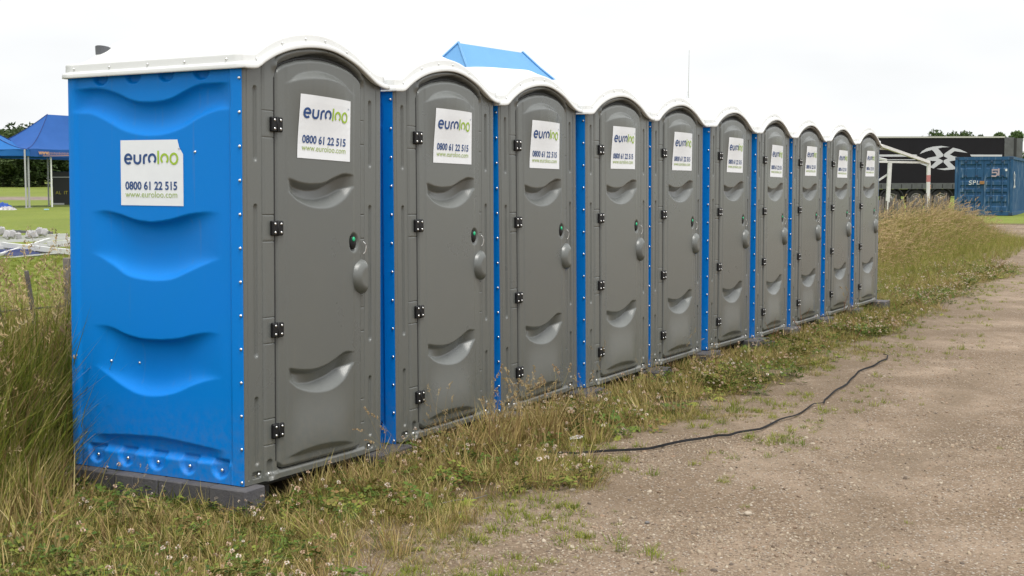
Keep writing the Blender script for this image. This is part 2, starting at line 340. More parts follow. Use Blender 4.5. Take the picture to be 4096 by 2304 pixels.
s1 = [cub([.30, .315, .417, .529, .615, .704, .795, .88, .89], [1.484, 1.481, 1.460, 1.455, 1.464, 1.493, 1.514, 1.506, 1.505]),
      cub([.30, .315, .389, .5, .615, .704, .795, .88, .89], [1.484, 1.481, 1.443, 1.424, 1.430, 1.460, 1.494, 1.506, 1.505]),
      cub([.30, .316, .416, .528, .615, .704, .794, .887, .89], [1.419, 1.417, 1.389, 1.378, 1.382, 1.399, 1.431, 1.449, 1.449]),
      cub([.30, .316, .388, .48, .58, .703, .794, .887, .89], [1.419, 1.417, 1.376, 1.346, 1.334, 1.347, 1.386, 1.449, 1.449])]
s2 = [cub([.30, .315, .427, .529, .634, .714, .797, .878, .89], [.538, .537, .519, .513, .526, .550, .576, .569, .569]),
      cub([.30, .315, .364, .452, .555, .634, .714, .797, .878, .89], [.538, .537, .513, .495, .490, .500, .527, .561, .569, .569]),
      cub([.30, .312, .389, .49, .58, .687, .783, .881, .89], [.478, .477, .455, .442, .443, .459, .488, .512, .512]),
      cub([.30, .312, .388, .489, .58, .687, .783, .881, .89], [.478, .477, .434, .402, .390, .395, .432, .512, .512])]
arO = cub([.30, .312, .393, .476, .547, .648, .766, .878, .89], [1.945, 1.946, 1.990, 2.013, 2.022, 2.018, 1.990, 1.935, 1.934])
arI = cub([.30, .312, .393, .532, .677, .797, .878, .89], [1.944, 1.945, 1.967, 1.984, 1.984, 1.963, 1.934, 1.933])
loT = cub([.30, .309, .386, .513, .645, .767, .872, .89], [.094, .094, .112, .123, .119, .105, .082, .081])
loB = cub([.30, .309, .386, .513, .645, .781, .872, .89], [.093, .093, .090, .091, .088, .082, .081, .080])
def door_h(u, z):
    h = .012
    e = min(u-.234, .95-u, doort(u)-z, z-doorb(u)); h -= .012*(1-sm(e/.014))
    if .30 < u < .89:
        h += crescent(u, z, *s1, .050)+crescent(u, z, *s2, .048)
        o, i = arO(u), arI(u); k = np.clip((o-i)/.035, 0, 1)
        if z < o:
            t = 1 if z < i else (o-z)/max(o-i, 1e-4); h += .034*k*t*sm((z-1.60)/max(i-1.60, .1))
        o, i = loT(u), loB(u); k = np.clip((o-i)/.03, 0, 1)
        if z > i:
            t = 1 if z > o else (z-i)/max(o-i, 1e-4); h += .022*k*t*(1-sm((z-o)/.30))
    # lock pocket
    q = math.hypot((u-.874)/.044, (z-1.152)/.054); h -= .016*(1-sm((q-.72)/.28))
    h += .004*(1-sm(abs(u-.283)/.02))*0
    h += .0035*sm((u-.30)/.02)*sm((.885-u)/.02)
    return h
HZ = [1.737, 1.234, .736, .238]
def slot(u, z, uc, z0, z1, w, dep):
    zc = min(max(z, z0+w), z1-w); q = math.hypot(u-uc, z-zc)/w; return -dep*(1-sm((q-.55)/.45))
def pocket(u, z, u0, u1, z0, z1, r, dep, soft=.008):
    dx = max(u0+r-u, u-u1+r, 0); dz = max(z0+r-z, z-z1+r, 0); q = math.hypot(dx, dz)-r; ins = max(u0-u, u-u1, z0-z, z-z1)
    q = q if (dx > 0 or dz > 0) else ins; q = max(q, ins) if not (dx > 0 and dz > 0) else q
    return -dep*(1-sm((q+soft)/soft))
def frame_h(u, z):
    h = 0.
    h -= .012*(1-sm(u/.012)) + .010*(1-sm((UW-u)/.012))
    for c, w, dp in ((.033, .005, .006), (.142, .004, .006), (.993, .004, .005), (1.10, .005, .006)): 
        if z > .02 and z < roofz(u): h -= dp*(1-sm(abs(u-c)/w))
    h += .006*sm((u-.142)/.02)*sm((.234-u)/.004+1)*(u < .25)
    for a in ((.095, 1.555, 1.925), (.095, .975, 1.36), (.089, .62, .64)): pass
    for uc in (.093, 1.046):
        h += slot(u, z, uc, 1.552, 1.915, .017, .011)+slot(u, z, uc, .610, 1.352, .017, .011)+slot(u, z, uc, .085, .422, .017, .011)
    if .145 < u < .234 or .951 < u < .992:
        for c in HZ:
            for s in (.064, -.064): h -= .004*(1-sm(abs(z-c-s)/.0035))
    # door opening
    if .224 < u < .96:
        uc = min(max(u, .234), .95); e = min(u-.2215, .9575-u, (doort(uc)+.008+.030*math.exp(-((uc-.66)/.22)**2))-z, z-(doorb(uc)-.008)); h -= .045*sm(e/.005)
    # rolled header over the door
    t = doort(min(max(u, .234), .95)); 
    if .2 < u < 1.0 and z > 1.9:
        rz_ = roofz(u); mid = (t+.012+rz_)/2; h += .022*math.exp(-((z-mid-.008)/.022)**2)*sm((u-.2)/.05)*sm((1.0-u)/.05)*(z > t)
        h -= .012*(1-sm(abs(u-.648)/.0035))*(z > t+.02)
    # sill step and pockets with their bolts
    h += .012*(1-sm((z-.028)/.012))*sm((u-.15)/.01)*sm((1.0-u)/.02)
    h += pocket(u, z, .055, .128, .022, .058, .014, .016)+pocket(u, z, .158, .205, .005, .105, .02, .014)+pocket(u, z, 1.005, 1.075, .015, .052, .014, .016)
    return h
def wave(v, z, top, bot, dep, v0, v1, s=.020, lf=.34, tb=.055):
    a, b = top(v), bot(v)
    if z > a or z < b: return 0.
    k = sm((v-v0)/lf)*sm((v1-v)/lf); tb = .02+tb*k; q = (z-b)/tb
    ramp = 1-math.exp(-(q**1.15)*1.9)
    return -dep*k*(1-math.exp(-(a-z)/s))*ramp
wT = [cub([.05, .16, .29, .356, .445, .581, .718, .8, .906, 1.12], [1.925, 1.926, 1.918, 1.897, 1.864, 1.849, 1.865, 1.897, 1.926, 1.930]),
      cub([.05, .157, .222, .331, .476, .59, .693, .81, .905, .978, 1.1], [1.308, 1.309, 1.311, 1.301, 1.271, 1.260, 1.269, 1.299, 1.314, 1.311, 1.308]),
      cub([.05, .163, .228, .305, .416, .541, .668, .773, .868, .958, 1.1], [.727, .727, .728, .716, .690, .677, .677, .694, .724, .732, .731])]
wB = [cub([.05, .157, .27, .381, .47, .583, .686, .779, .885, .986, 1.1], [1.797, 1.794, 1.763, 1.716, 1.694, 1.685, 1.695, 1.719, 1.766, 1.803, 1.81]),
      cub([.05, .154, .26, .368, .446, .548, .652, .756, .86, .97, 1.1], [1.085, 1.082, 1.052, 1.012, .984, .971, .974, .992, 1.045, 1.088, 1.10]),
      cub([.05, .16, .231, .33, .431, .557, .684, .801, .896, .975, 1.1], [.509, .507, .494, .464, .423, .395, .396, .433, .479, .514, .52])]
low4 = cub([.05, .169, .345, .514, .746, .975, 1.1], [.160, .162, .176, .188, .184, .169, .165])
def side_h(v, z):
    h = 0.
    h -= .018*(1-sm(v/.006))*0
    inn = sm((v-.068)/.02)*sm((1.105-v)/.03)
    h -= .010*inn                                     # main field sits in from the corner posts
    h += wave(v, z, wT[0], wB[0], .040, .05, 1.13, .020, .14)+wave(v, z, wT[1], wB[1], .050, .12, 1.02)+wave(v, z, wT[2], wB[2], .050, .12, 1.02)
    a = low4(v)
    if z < a: h -= .028*(1-math.exp(-(a-z)/.02))*sm((z-.085)/.035)*sm((v-.11)/.14)*sm((1.03-v)/.14)
    h += .008*(1-sm((z-.085)/.03))*sm((v-.07)/.01)*sm((1.08-v)/.01)
    for c in (.977, .771, .566, .357, .152):          # scallops along the foot
        dz = z-.075; q = math.hypot((v-c)/.056, (dz if dz < 0 else 0)/.055); 
        if z < .125: h -= .022*(1-sm((q-.76)/.24))*(1-sm((z-.10)/.022))
    for c in (.923, .699, .483, .258):                # and under the roof
        dz = z-1.985; q = math.hypot((v-c)/.052, (dz if dz < 0 else 0)/.042); h -= .020*(1-sm((q-.8)/.2))
    h -= .003*sm((v-(UD-.02))/.02)
    return h
def build_toilet():
    root = empty('portable_toilet')
    # walls
    vs = refine(0, UD, .0065, [.068, .088]); zs = refine(0, UH+.01, .006)
    V, F = grid(vs, zs, lambda v, z: (-side_h(v, z), v, z)); obj('side_panel', V, [f[::-1] for f in F], M_BLUE, root, True)
    vs = list(np.linspace(0, UD, 40)); zs = list(np.linspace(0, UH+.01, 70))
    V, F = grid(vs, zs, lambda v, z: (UW-.012+side_h(v, z), v, z)); obj('side_panel', V, F, M_BLUE, root, True)
    MB().box(.034, UW-.034, UD-.02, UD-.002, .0, UH, 0, .006).build('back_panel', M_BLUE, root)
    b = MB().box(.03, UW-.03, .02, UD-.02, -.03, .05, 0, .01); b.box(.10, .22, .03, UD-.03, -.09, -.03).box(UW-.22, UW-.10, .03, UD-.03, -.09, -.03)
    b.build('base', M_GAP, root)
    us = refine(.002, UW-.002, .012, [.033, .142, .993, 1.10, .228, .955, .648, .2265, .9575, .16, .2, .06, .124, 1.01, 1.07, .08, .093, .106, 1.033, 1.046, 1.059], .003)
    zs = refine(.0, 1.0, .0115, [c+s for c in HZ for s in (.064, -.064)]+[1.915, 1.552, 1.352, .61, .422, .085, .04, .055, .02, .1])+refine(1.0, 1.96, .0115, [c+s for c in HZ for s in (.064, -.064)]+[1.915, 1.552, 1.352])[1:]
    n1 = len(zs); ss = np.linspace(0, 1, 34)[1:]
    def fr(u, k):
        k = int(k); z = zs[k] if k < n1 else 1.96+(roofz(u)+.03-1.96)*ss[k-n1]; return (u, -frame_h(u, z), z)
    V, F = grid(us, list(range(n1+len(ss))), fr); n = len(us)
    b0 = len(V); cols_ = [0, n-1]
    for c in cols_:
        base = len(V)
        for k in range(n1+len(ss)): x, y, z = V[k*n+c]; V.append((x, .03, z))
        for k in range(n1+len(ss)-1):
            q = (k*n+c, (k+1)*n+c, base+k+1, base+k); F.append(q if c == 0 else q[::-1])
    obj('front_frame', V, F, M_GREY, root, True)
    MB().tube([(.075, .002, .039), (.075, -.006, .039)], .006, 6).build('bolt', M_STEEL, root)
    for (u, z) in ((.108, .041), (.182, .03), (1.035, .034)): MB().lathe([(.009, 0), (.009, -.004), (.005, -.008)], (u, .004, z), 'y', 8).build('bolt', M_STEEL, root, True)
    # door
    us = refine(.234, .95, .0065, [.24, .944], .002); ns = 400; ss = np.linspace(0, 1, ns)
    def df(u, s): b_, t_ = doorb(u), doort(u); z = b_+(t_-b_)*s; return (u, -door_h(u, z)-.002, z)
    V, F = grid(us, list(ss), df); n = len(us)
    ring = [i for i in range(n)]+[j*n+n-1 for j in range(1, ns)]+[(ns-1)*n+i for i in range(n-2, -1, -1)]+[j*n for j in range(ns-2, 0, -1)]
    b0 = len(V); V += [(V[i][0], .03, V[i][2]) for i in ring]; L = len(ring)
    F += [(ring[i], b0+i, b0+(i+1) % L, ring[(i+1) % L]) for i in range(L)]
    door = obj('door', V, F, M_GREY, root, True)
    sp_ = [(.2275, -.003, z) for z in np.linspace(.09, 1.95, 20)]+[(u-.004*(u < .3), -.001, doort(u)+.005) for u in np.linspace(.237, .95, 30)]
    MB().tube(sp_, .0058, 6).build('door_seal', M_GAP, door)
    # door lock, latch ring and grab handle
    b = MB()
    ring = [(.027*math.cos(a), .037*math.sin(a)) for a in np.linspace(0, 2*math.pi, 25)[:-1]]
    for k, (s, y) in enumerate(((1, .0), (1, -.010), (.82, -.015), (.01, -.016))): b.V += [(.874+x*s, y, 1.152+z*s) for x, z in ring]
    for k in range(3):
        for i in range(24): b.F.append((k*24+i, k*24+(i+1) % 24, (k+1)*24+(i+1) % 24, (k+1)*24+i)); b.M.append(0)
    lock = b.build('door_lock', M_BLACK, door, True)
    MB().lathe([(.0125, 0), (.0125, -.003), (.008, -.005)], (.872, -.015, 1.170), 'y', 12).build('indicator', M_GREEN, lock, True)
    b = MB()
    for dx, dy in ((0, 0), (.007, .003)):
        b.tube([(.958+dx+.015*math.sin(a), -.012-.012*math.sin(a)+dy, 1.122+.033*math.cos(a)) for a in np.linspace(.15, math.pi-.15, 12)], .0024, 6)
    b.build('latch_ring', M_STEEL, door, True)
    b = MB(); na, nr = 28, 12; V = []
    for j in range(nr+1):
        r = j/nr
        for i in range(na+1):
            a = math.pi/2+math.pi*i/na; x = .958+r*.098*math.cos(a); z = .967+r*.094*math.sin(a)
            hh = .050*(1-r**2.4)**.6 if r < 1 else 0.; V.append((x, -.010-min(hh, .040), z))
    F = [(j*(na+1)+i, j*(na+1)+i+1, (j+1)*(na+1)+i+1, (j+1)*(na+1)+i) for j in range(nr) for i in range(na)]
    edge = [j*(na+1) for j in range(nr, 0, -1)]+[j*(na+1)+na for j in range(0, nr+1)]
    b0 = len(V); V += [(V[i][0], .0, V[i][2]) for i in edge]; F += [(edge[i], edge[i+1], b0+i+1, b0+i) for i in range(len(edge)-1)]
    hd = obj('grab_handle', V, F, M_GREY, door, True)
    MB().tube([(.958+.103*math.cos(a), -.009, .967+.099*math.sin(a)) for a in np.linspace(math.pi*1.08, math.pi*1.52, 16)], .004, 6).build('handle_rim', M_GREY, hd, True)
    # hinges
    for z in HZ:
        h = MB().box(.194, .278, -.024, .0, z-.036, z+.036, 0, .005)
        h = h.build('hinge', M_BLACK, root)
        MB().tube([(.2335, -.0225, z-.037), (.2335, -.0225, z+.037)], .0045, 8).build('hinge_pin', M_BLACK, h, True)
        for dx in (.212, .258):
            for dz in (-.021, .021): MB().lathe([(.0068, 0), (.0068, -.002), (.004, -.0045)], (dx, -.024, z+dz), 'y', 8).build('screw', M_STEEL, h, True)
    # rivets down the blue corner posts and bolts of the scallops
    riv = MB().lathe([(.0085, 0), (.0078, -.004), (.0045, -.007)], (0, 0, 0), 'x', 8).build('rivet', M_STEEL, root, True); me = riv.data
    zz = [.018+i*(1.942-.018)/12 for i in range(13)]
    riv.location = (-.0, .014, zz[0])
    for z in zz[1:]: o = link('rivet', me, root); o.location = (.0, .014, z)
    for v in (.977, .771, .566, .357, .152): o = link('rivet', me, root); o.location = (.018, v, .062); o.scale = (1.2,)*3
    # roof
    fz = lambda u: float(roofz(u))
    us = refine(0, UW, .03, []); nv = 22
    rings = [(.004, .012), (.033, -.001), (.0355, .0), (.0375, .003), (.038, .006), (.0365, .018), (.0345, .022), (.018, .0285), (.0135, .0295), (.012, .032), (.0115, .036), (.0108, .062), (.0098, .067), (.005, .0725), (-.004, .075)]
    tu = [i/48 for i in range(49)]; tv = [i/nv for i in range(nv+1)]
    per = [(a, 0.) for a in tu]+[(1., b_) for b_ in tv[1:]]+[(a, 1.) for a in tu[::-1][1:]]+[(0., b_) for b_ in tv[::-1][1:-1]]
    V = []; F = []; n = len(per)
    def bz(u): return fz(u)
    for (o_, dz) in rings:
        for (a, c) in per:
            u = a*UW; v = c*UD; ox = o_*(.62 if o_ > 0 else 1); oy = o_*(.35 if o_ > 0 else 1); x = -ox+a*(UW+2*ox); y = -o_+c*(UD+o_+oy)
            V.append((x, y, bz(u)+dz))
    for k in range(len(rings)-1):
        for i in range(n): F.append((k*n+i, k*n+(i+1) % n, (k+1)*n+(i+1) % n, (k+1)*n+i))
    o_, dz = rings[-1]; b0 = len(V); gi = {}
    for j, c in enumerate(tv):
        for i, a in enumerate(tu):
            if j in (0, nv) or i in (0, 48):
                continue
            u = a*UW; x = -o_+a*(UW+2*o_); y = -o_+c*(UD+2*o_); v = c
            rise = .040*sm(v/.45)*sm((1-v)/.25)*sm(a/.22)*sm((1-a)/.22)+.038*sm(v/.10)*sm((1-v)/.1)*sm(a/.08)*sm((1-a)/.08)
            gi[(i, j)] = len(V); V.append((x, y, bz(u)+dz+rise))
    pidx = {}
    for k, (a, c) in enumerate(per): pidx[(round(a*48), round(c*nv))] = (len(rings)-1)*n+k
    G = lambda i, j: gi.get((i, j), pidx.get((i, j)))
    for j in range(nv):
        for i in range(48): F.append((G(i, j), G(i+1, j), G(i+1, j+1), G(i, j+1)))
    roof = obj('roof', V, F, M_ROOF, root, True)
    rm = None
    def rrivet(x, y, z, rot):
        nonlocal rm
        if rm is None: o = MB().lathe([(.0065, 0), (.006, -.003), (.0035, -.005)], (0, 0, 0), 'y', 8).build('rivet', M_STEEL, roof, True); rm = o.data
        else: o = link('rivet', rm, roof)
        o.location = (x, y, z); o.rotation_euler = (0, 0, rot)
    for u in (.093, .287, .472, .634, .822, 1.032): rrivet(u, -.012, fz(u)+.046, 0)
    for v in (1.088, .842, .585, .346, .086): rrivet(-.0075, v, fz(0)+.046, -math.pi/2)
    b = MB().lathe([(.042, 0), (.042, .095)], (.15, 1.035, 2.03), 'z', 16); vp = b.build('vent_pipe', M_ROOF, roof, True)
    V = []; n = 16
    for k in range(n): a = 2*math.pi*k/n; V.append((.15+.045*math.cos(a), 1.035+.045*math.sin(a), 2.118))
    for k in range(n): a = 2*math.pi*k/n; V.append((.15+.047*math.cos(a), 1.035+.047*math.sin(a), 2.152-.010*math.cos(a)))
    F = [(k, (k+1) % n, n+(k+1) % n, n+k) for k in range(n)]+[tuple(range(n, 2*n)), tuple(range(n))[::-1]]
    obj('vent_cap', V, F, M_VENT, vp)
    return root, door
# lettering
def text_mesh(body, size, bold=0., width=None):
    c = bpy.data.curves.new('t', 'FONT'); c.body = body; c.size = size; c.offset = bold; c.resolution_u = 3; o = bpy.data.objects.new('t', c); COL.objects.link(o)
    dg = bpy.context.evaluated_depsgraph_get(); dg.update(); me = bpy.data.meshes.new_from_object(o.evaluated_get(dg)); bpy.data.objects.remove(o)
    V = np.array([tuple(v.co) for v in me.vertices]); F = [tuple(p.vertices) for p in me.polygons]; bpy.data.meshes.remove(me)
    V[:, 0] -= V[:, 0].min()
    if width: V[:, 0] *= width/V[:, 0].max()
    return V[:, :2], F
def ribbon(pts, w):
    pts = [Vector(p) for p in pts]; V = []; n = len(pts)
    for i, p in enumerate(pts):
        t = (pts[min(i+1, n-1)]-pts[max(i-1, 0)]).normalized(); q = Vector((-t.y, t.x))*w/2; V += [tuple(p+q), tuple(p-q)]
    return V, [(2*i, 2*i+1, 2*i+3, 2*i+2) for i in range(n-1)]
def arc(cx, cy, r, a0, a1, n=20, ry=None):
    ry = ry or r; return [(cx+r*math.cos(math.radians(a)), cy+ry*math.sin(math.radians(a))) for a in np.linspace(a0, a1, n)]
def logo():
    "the seven letters as strokes, width 1, x-height about .30; returns [(colour, V, F)]"
    w = .038; S = []
    S.append((0, [(.015, .12), (.125, .12)]+arc(.07, .12, .055, 0, 315, 26, .07)))                          # e
    S.append((0, [(.175, .19), (.175, .10)]+arc(.225, .10, .05, 180, 360, 14)+[(.275, .19)]))              # u
    S.append((0, [(.335, .04), (.335, .13)]+arc(.375, .13, .04, 180, 80, 8, .05)+[(.395, .178)]))          # r
    S.append((0, arc(.475, .12, .055, -54, 234, 24, .068)))                                               # o, open foot
    S.append((1, [(.577, .04), (.577, .245)]))                                                            # l
    S.append((1, arc(.680, .12, .055, -54, 234, 24, .068)))
    S.append((1, arc(.835, .12, .058, 0, 360, 30, .078)))
    R = []
    for c, p in S:
        k = 1.0
        V, F = ribbon([((x-.015)/.88, y*k) for x, y in p], w if c == 0 else .034); R.append((c, V, F))
    return R
LOGO = logo()
def sticker(parent, w, h, place, tear=False):
    "place(x, y, lift) -> point in the parent's space; x, y measured on the sticker from its lower left corner"
    nx, ny = 10, 10; V, F = grid(list(np.linspace(0, w, nx)), list(np.linspace(0, h, ny)), lambda x, y: (x, y))
    if tear:
        V = [((x-max(0, (x-(w-.045)))*sm((y-(h-.055))/.03)*.8) if x > w-.045 and y > h-.06 else x, y) for x, y in V]
    st = obj('sticker', [place(x, y, .002) for x, y in V], F, M_STICK, parent)
    for ci, m_, nm in ((0, M_NAVY, 'logo_lettering'), (1, M_LIME, 'logo_lettering')):
        b = MB()
        for c, V, F in LOGO:
            if c == ci: b.add([place(w*.075+x*w*.84, h*.595+y*h*.98, .0036) for x, y in V], F)
        b.build(nm, m_, st)
    V, F = text_mesh('0800 61 22 515', .09, .0022, w*.83); obj('phone_lettering', [place(w*.075+x, h*.245+y*(h*.125/.065), .0036) for x, y in V], F, M_NAVY, st)
    V, F = text_mesh('www.euroloo.com', .08, .0, w*.83); obj('web_lettering', [place(w*.075+x, h*.125+y*(h*.095/.055), .0036) for x, y in V], F, M_LIME2, st)
    V, F = text_mesh('TM', .02, 0, w*.035); obj('mark_lettering', [place(w*.925+x, h*.84+y*.7, .0036) for x, y in V], F, M_NAVY, st)
    return st
POS = [(-1.2815, 6.0932, 1.0719, .12, .0167), (-.6605, 7.2528, 1.0754, .0967, -.0011), (-.0737, 8.326, 1.0741, .087, -.0142), (.5379, 9.3808, 1.0565, .0925, -.0096), (1.1252, 10.4403, 1.0605, .1002, -.003),
       (1.7515, 11.4989, 1.0654, .1066, .0061), (2.3689, 12.5565, 1.0898, .094, .0018), (2.9475, 13.6254, 1.0651, .0918, .0009), (3.563, 14.6902, 1.0647, .0987, .0011), (4.1718, 15.7454, 1.0524, .1049, -.0031)]
LABELS = ['nearest portable toilet, its whole blue side with its own sticker facing the viewer', 'second portable toilet, grey door next to the nearest one, dry tall grass at its foot',
          'third portable toilet from the near end, only a hair-thin blue strip at its corner', 'fourth portable toilet from the near end, broad blue strip left of its grey door',
          'fifth portable toilet from the near end, very narrow blue strip at its corner', 'sixth portable toilet from the near end, wide blue strip and sticker set slightly lower',
          'seventh portable toilet from the near end, fourth before the far end of the row', 'eighth portable toilet in the row, third before the far end',
          'ninth portable toilet in the row, last but one before the tall grass', 'farthest and smallest portable toilet, closing the row beside the tall grass']
RATIO = [.53, .44, .51, .46, .47, .50, .55, .48, .53, .49]; TILT = [-.012, -.01, -.02, -.004, .0, .004, -.006, .002, .0, .003]
proto, pdoor = build_toilet(); units = []
for i, (x, y, yaw, z, lean) in enumerate(POS):
    o = proto if i == 0 else copy_tree(proto); o.location = (x, y, z); o.rotation_euler = (0, lean, yaw); units.append(o)
    tag(o, LABELS[i], 'portable toilet', 'portable toilets standing in a row')
for i, o in enumerate(units):
    d = [c for c in o.children if c.name.startswith('door')][0]; dz = -(RATIO[i]-.53)*.40+.0; w, h = .444, .316; ca, sa = math.cos(TILT[i]), math.sin(TILT[i])
    def place(x, y, l, ca=ca, sa=sa, dz=dz):
        u = .391+x*ca-y*sa; z = 1.583+min(dz, .016)+x*sa+y*ca; return (u, -door_h(u, z)-.002-l, z)
    sticker(d, w, h, place)
    if i == 0:
        sp = [c for c in o.children if c.name.startswith('side_panel')][0]
        s = sticker(sp, .413, .323, lambda x, y, l: (-side_h(.788-x, 1.343+y+x*-.01)-l, .788-x, 1.343+y+x*-.01), True)
        for v, z in ((.889, .55), (.724, .547), (.30, 1.60)): MB().lathe([(.008, .003), (.007, -.002), (.004, -.005)], (-side_h(v, z), v, z), 'x', 8).build('bolt', M_STEEL, sp, True)

# support blocks under the row
def loc2w(i, u, v): x, y, yaw, z, _ = POS[i]; c, s = math.cos(yaw), math.sin(yaw); return (x+u*c-v*s, y+u*s+v*c)
r0 = empty('support_beam', (POS[0][0], POS[0][1], 0), (0, 0, POS[0][2])); cuts = [-.055, .17, .345, .50, .66, .79, .93, 1.03, 1.235]
for a, b_ in zip(cuts[:-1], cuts[1:]):
    k = MB().box(-.06+random.uniform(-.004, .004), .09, a+.0015, b_-.0015, g0(POS[0][0], POS[0][1])-.03, .1185+random.uniform(-.003, .0), 0, .006); k.build('block', M_BLOCK, r0)
tag(r0, 'dark grey beam of butted blocks under the blue side of the nearest toilet', 'support block', 'grey blocks under the toilet row')
for i in range(10):
    wl, zt = (loc2w(i, UW-.03, .0), POS[i][3])
    nx = POS[i+1][3] if i < 9 else zt
    r = empty('support_block', (wl[0], wl[1], 0), (0, 0, POS[i][2]+random.uniform(-.08, .08))); top = min(zt, nx)-.001
    ext = .22 if i < 9 else .17; pr = random.uniform(-.14, -.08) if i not in (1, 2) else -.13
    MB().box(-.13, ext, pr, .42, -.04, top, 0, .008).build('block', M_BLOCK, r)
    if i in (1, 2, 5): MB().box(.02, ext+.06, pr-.03, .3, -.05, top-.035, 0, .008).build('block', M_BLOCK, r)
    q = ['first', 'second', 'third', 'fourth', 'fifth', 'sixth', 'seventh', 'eighth', 'ninth']
    tag(r, f'grey block under the gap between the {q[i]} toilet and the next one along' if i < 9 else 'grey block sticking out under the outer corner of the farthest toilet', 'support block', 'grey blocks under the toilet row')

# ------------------------------------------------------------------ vegetation: many small clumps spread by geometry nodes
STRAW = [(.34, .25, .12), (.42, .32, .16), (.24, .17, .07), (.30, .26, .10), (.38, .30, .17)]
M_DRY = ramp_mat('dry_grass', [(.34, .23, .09), (.50, .38, .17), (.17, .10, .045), (.40, .31, .12), (.30, .27, .07), (.56, .45, .23)])
M_MIX = ramp_mat('verge_grass', [(.22, .22, .04), (.07, .11, .015), (.44, .34, .12), (.05, .085, .012), (.30, .28, .05), (.12, .17, .025), (.19, .095, .04), (.50, .41, .18)])
M_FRESH = ramp_mat('fresh_grass', [(.17, .22, .03), (.27, .28, .045), (.10, .155, .02), (.34, .32, .06)])
M_CLOV = ramp_mat('clover_leaf', [(.05, .095, .012), (.10, .16, .022), (.035, .065, .01), (.19, .23, .035), (.22, .13, .05), (.08, .13, .018)])
M_SEED = ramp_mat('seed_head', [(.40, .29, .14), (.52, .40, .20), (.30, .19, .11), (.58, .47, .26)], trans=.2)
M_FLOW = ramp_mat('clover_flower', [(.74, .70, .60), (.40, .24, .14), (.80, .77, .70), (.46, .29, .18), (.60, .44, .34), (.35, .20, .11)], trans=.15)
M_REDST = ramp_mat('dock_stem', [(.22, .09, .05), (.28, .13, .07), (.18, .10, .05)])
R = random.Random(5)
def blade(b, x, y, h, w, lean, az, mi=0, n=3, curl=1.6, z0=-.01):
    dx, dy = math.cos(az), math.sin(az); V = []; px, py = -dy, dx
    tw = R.uniform(-.8, .8); px, py = px*math.cos(tw)+dx*math.sin(tw), py*math.cos(tw)+dy*math.sin(tw)
    for i in range(n+1):
        t = i/n; o = lean*t**curl; z = h*(t-.22*lean/max(h, .01)*t*t*.5); ww = w*(1-t**1.5)+.0004
        c = (x+dx*o, y+dy*o, z0+z)
        if i < n: V += [(c[0]+px*ww/2, c[1]+py*ww/2, c[2]), (c[0]-px*ww/2, c[1]-py*ww/2, c[2])]
        else: V.append(c)
    F = [(2*i, 2*i+1, 2*i+3, 2*i+2) for i in range(n-1)]+[(2*n-2, 2*n-1, 2*n)]
    b.add(V, F, mi); return V[-1]
def proto_obj(b, name, mats): o = b.build(name, mats, None, True); COL.objects.unlink(o); return o
def tuft(name, mats, n, h, w, spread, leanf, mis=(0,)):
    b = MB()
    for i in range(n):
        a = R.uniform(0, 6.28); r = spread*R.random()**.5; hh = h*R.uniform(.45, 1.1); blade(b, r*math.cos(a), r*math.sin(a), hh, w*R.uniform(.7, 1.2), hh*R.uniform(.2, 1)*leanf, a+R.uniform(-1, 1), R.choice(mis))
    return proto_obj(b, name, mats)
def seed_stem(b, x, y, h, lean, az, mi_s, mi_h, head=.14, w=.0022, fluffy=1.0):
    pts = []; dx, dy = math.cos(az), math.sin(az)
    for i in range(7):
        t = i/6; o = lean*t**2.4; pts.append((x+dx*o, y+dy*o, h*(t-.12*t**3*lean/max(h, .1)*2)-.01))
    for i in range(6):
        p, q = pts[i], pts[i+1]; ww = w*(1-.6*i/6); b.add([(p[0]-ww/2, p[1], p[2]), (p[0]+ww/2, p[1], p[2]), (q[0]+ww/2, q[1], q[2]), (q[0]-ww/2, q[1], q[2])], [(0, 1, 2, 3)], mi_s)
    p = Vector(pts[-2]); q = Vector(pts[-1]); d = (q-p).normalized(); p = q-d*head*.35
    m_ = int(9+9*fluffy)
    for i in range(m_):
        t = i/m_; c = p+d*head*t+Vector((0, 0, -.25*head*t*t)); l = head*.26*(1-.6*t)*R.uniform(.6, 1.2); a = R.uniform(0, 6.28)
        e = c+Vector((math.cos(a)*l*.55*fluffy, math.sin(a)*l*.55*fluffy, l*.7)); s = .0035*R.uniform(.7, 1.4)
        b.add([tuple(c), (e.x-s, e.y, e.z-.01), tuple(e), (e.x+s, e.y+s, e.z-.012)], [(0, 1, 2, 3)], mi_h)
T_SHORT = [tuft(f'pt{i}', [M_MIX, M_DRY], 26, .056, .0036, .06, 1.5, (0, 0, 1)) for i in range(4)]
T_DRY = [tuft(f'pd{i}', [M_DRY, M_MIX], 20, .13, .0035, .05, .8, (0, 0, 0, 1)) for i in range(3)]
T_FRESH = [tuft(f'pf{i}', [M_FRESH], 34, .055, .0042, .05, 1.1) for i in range(3)]
T_GREEN = [tuft(f'ptg{i}', [M_FRESH, M_MIX, M_DRY], 30, .5, .006, .08, .7, (0, 0, 0, 1, 2)) for i in range(3)]
T_TALL = [tuft(f'ptl{i}', [M_MIX, M_DRY, M_FRESH], 30, .55, .006, .08, .8, (0, 2, 2, 0, 1)) for i in range(3)]
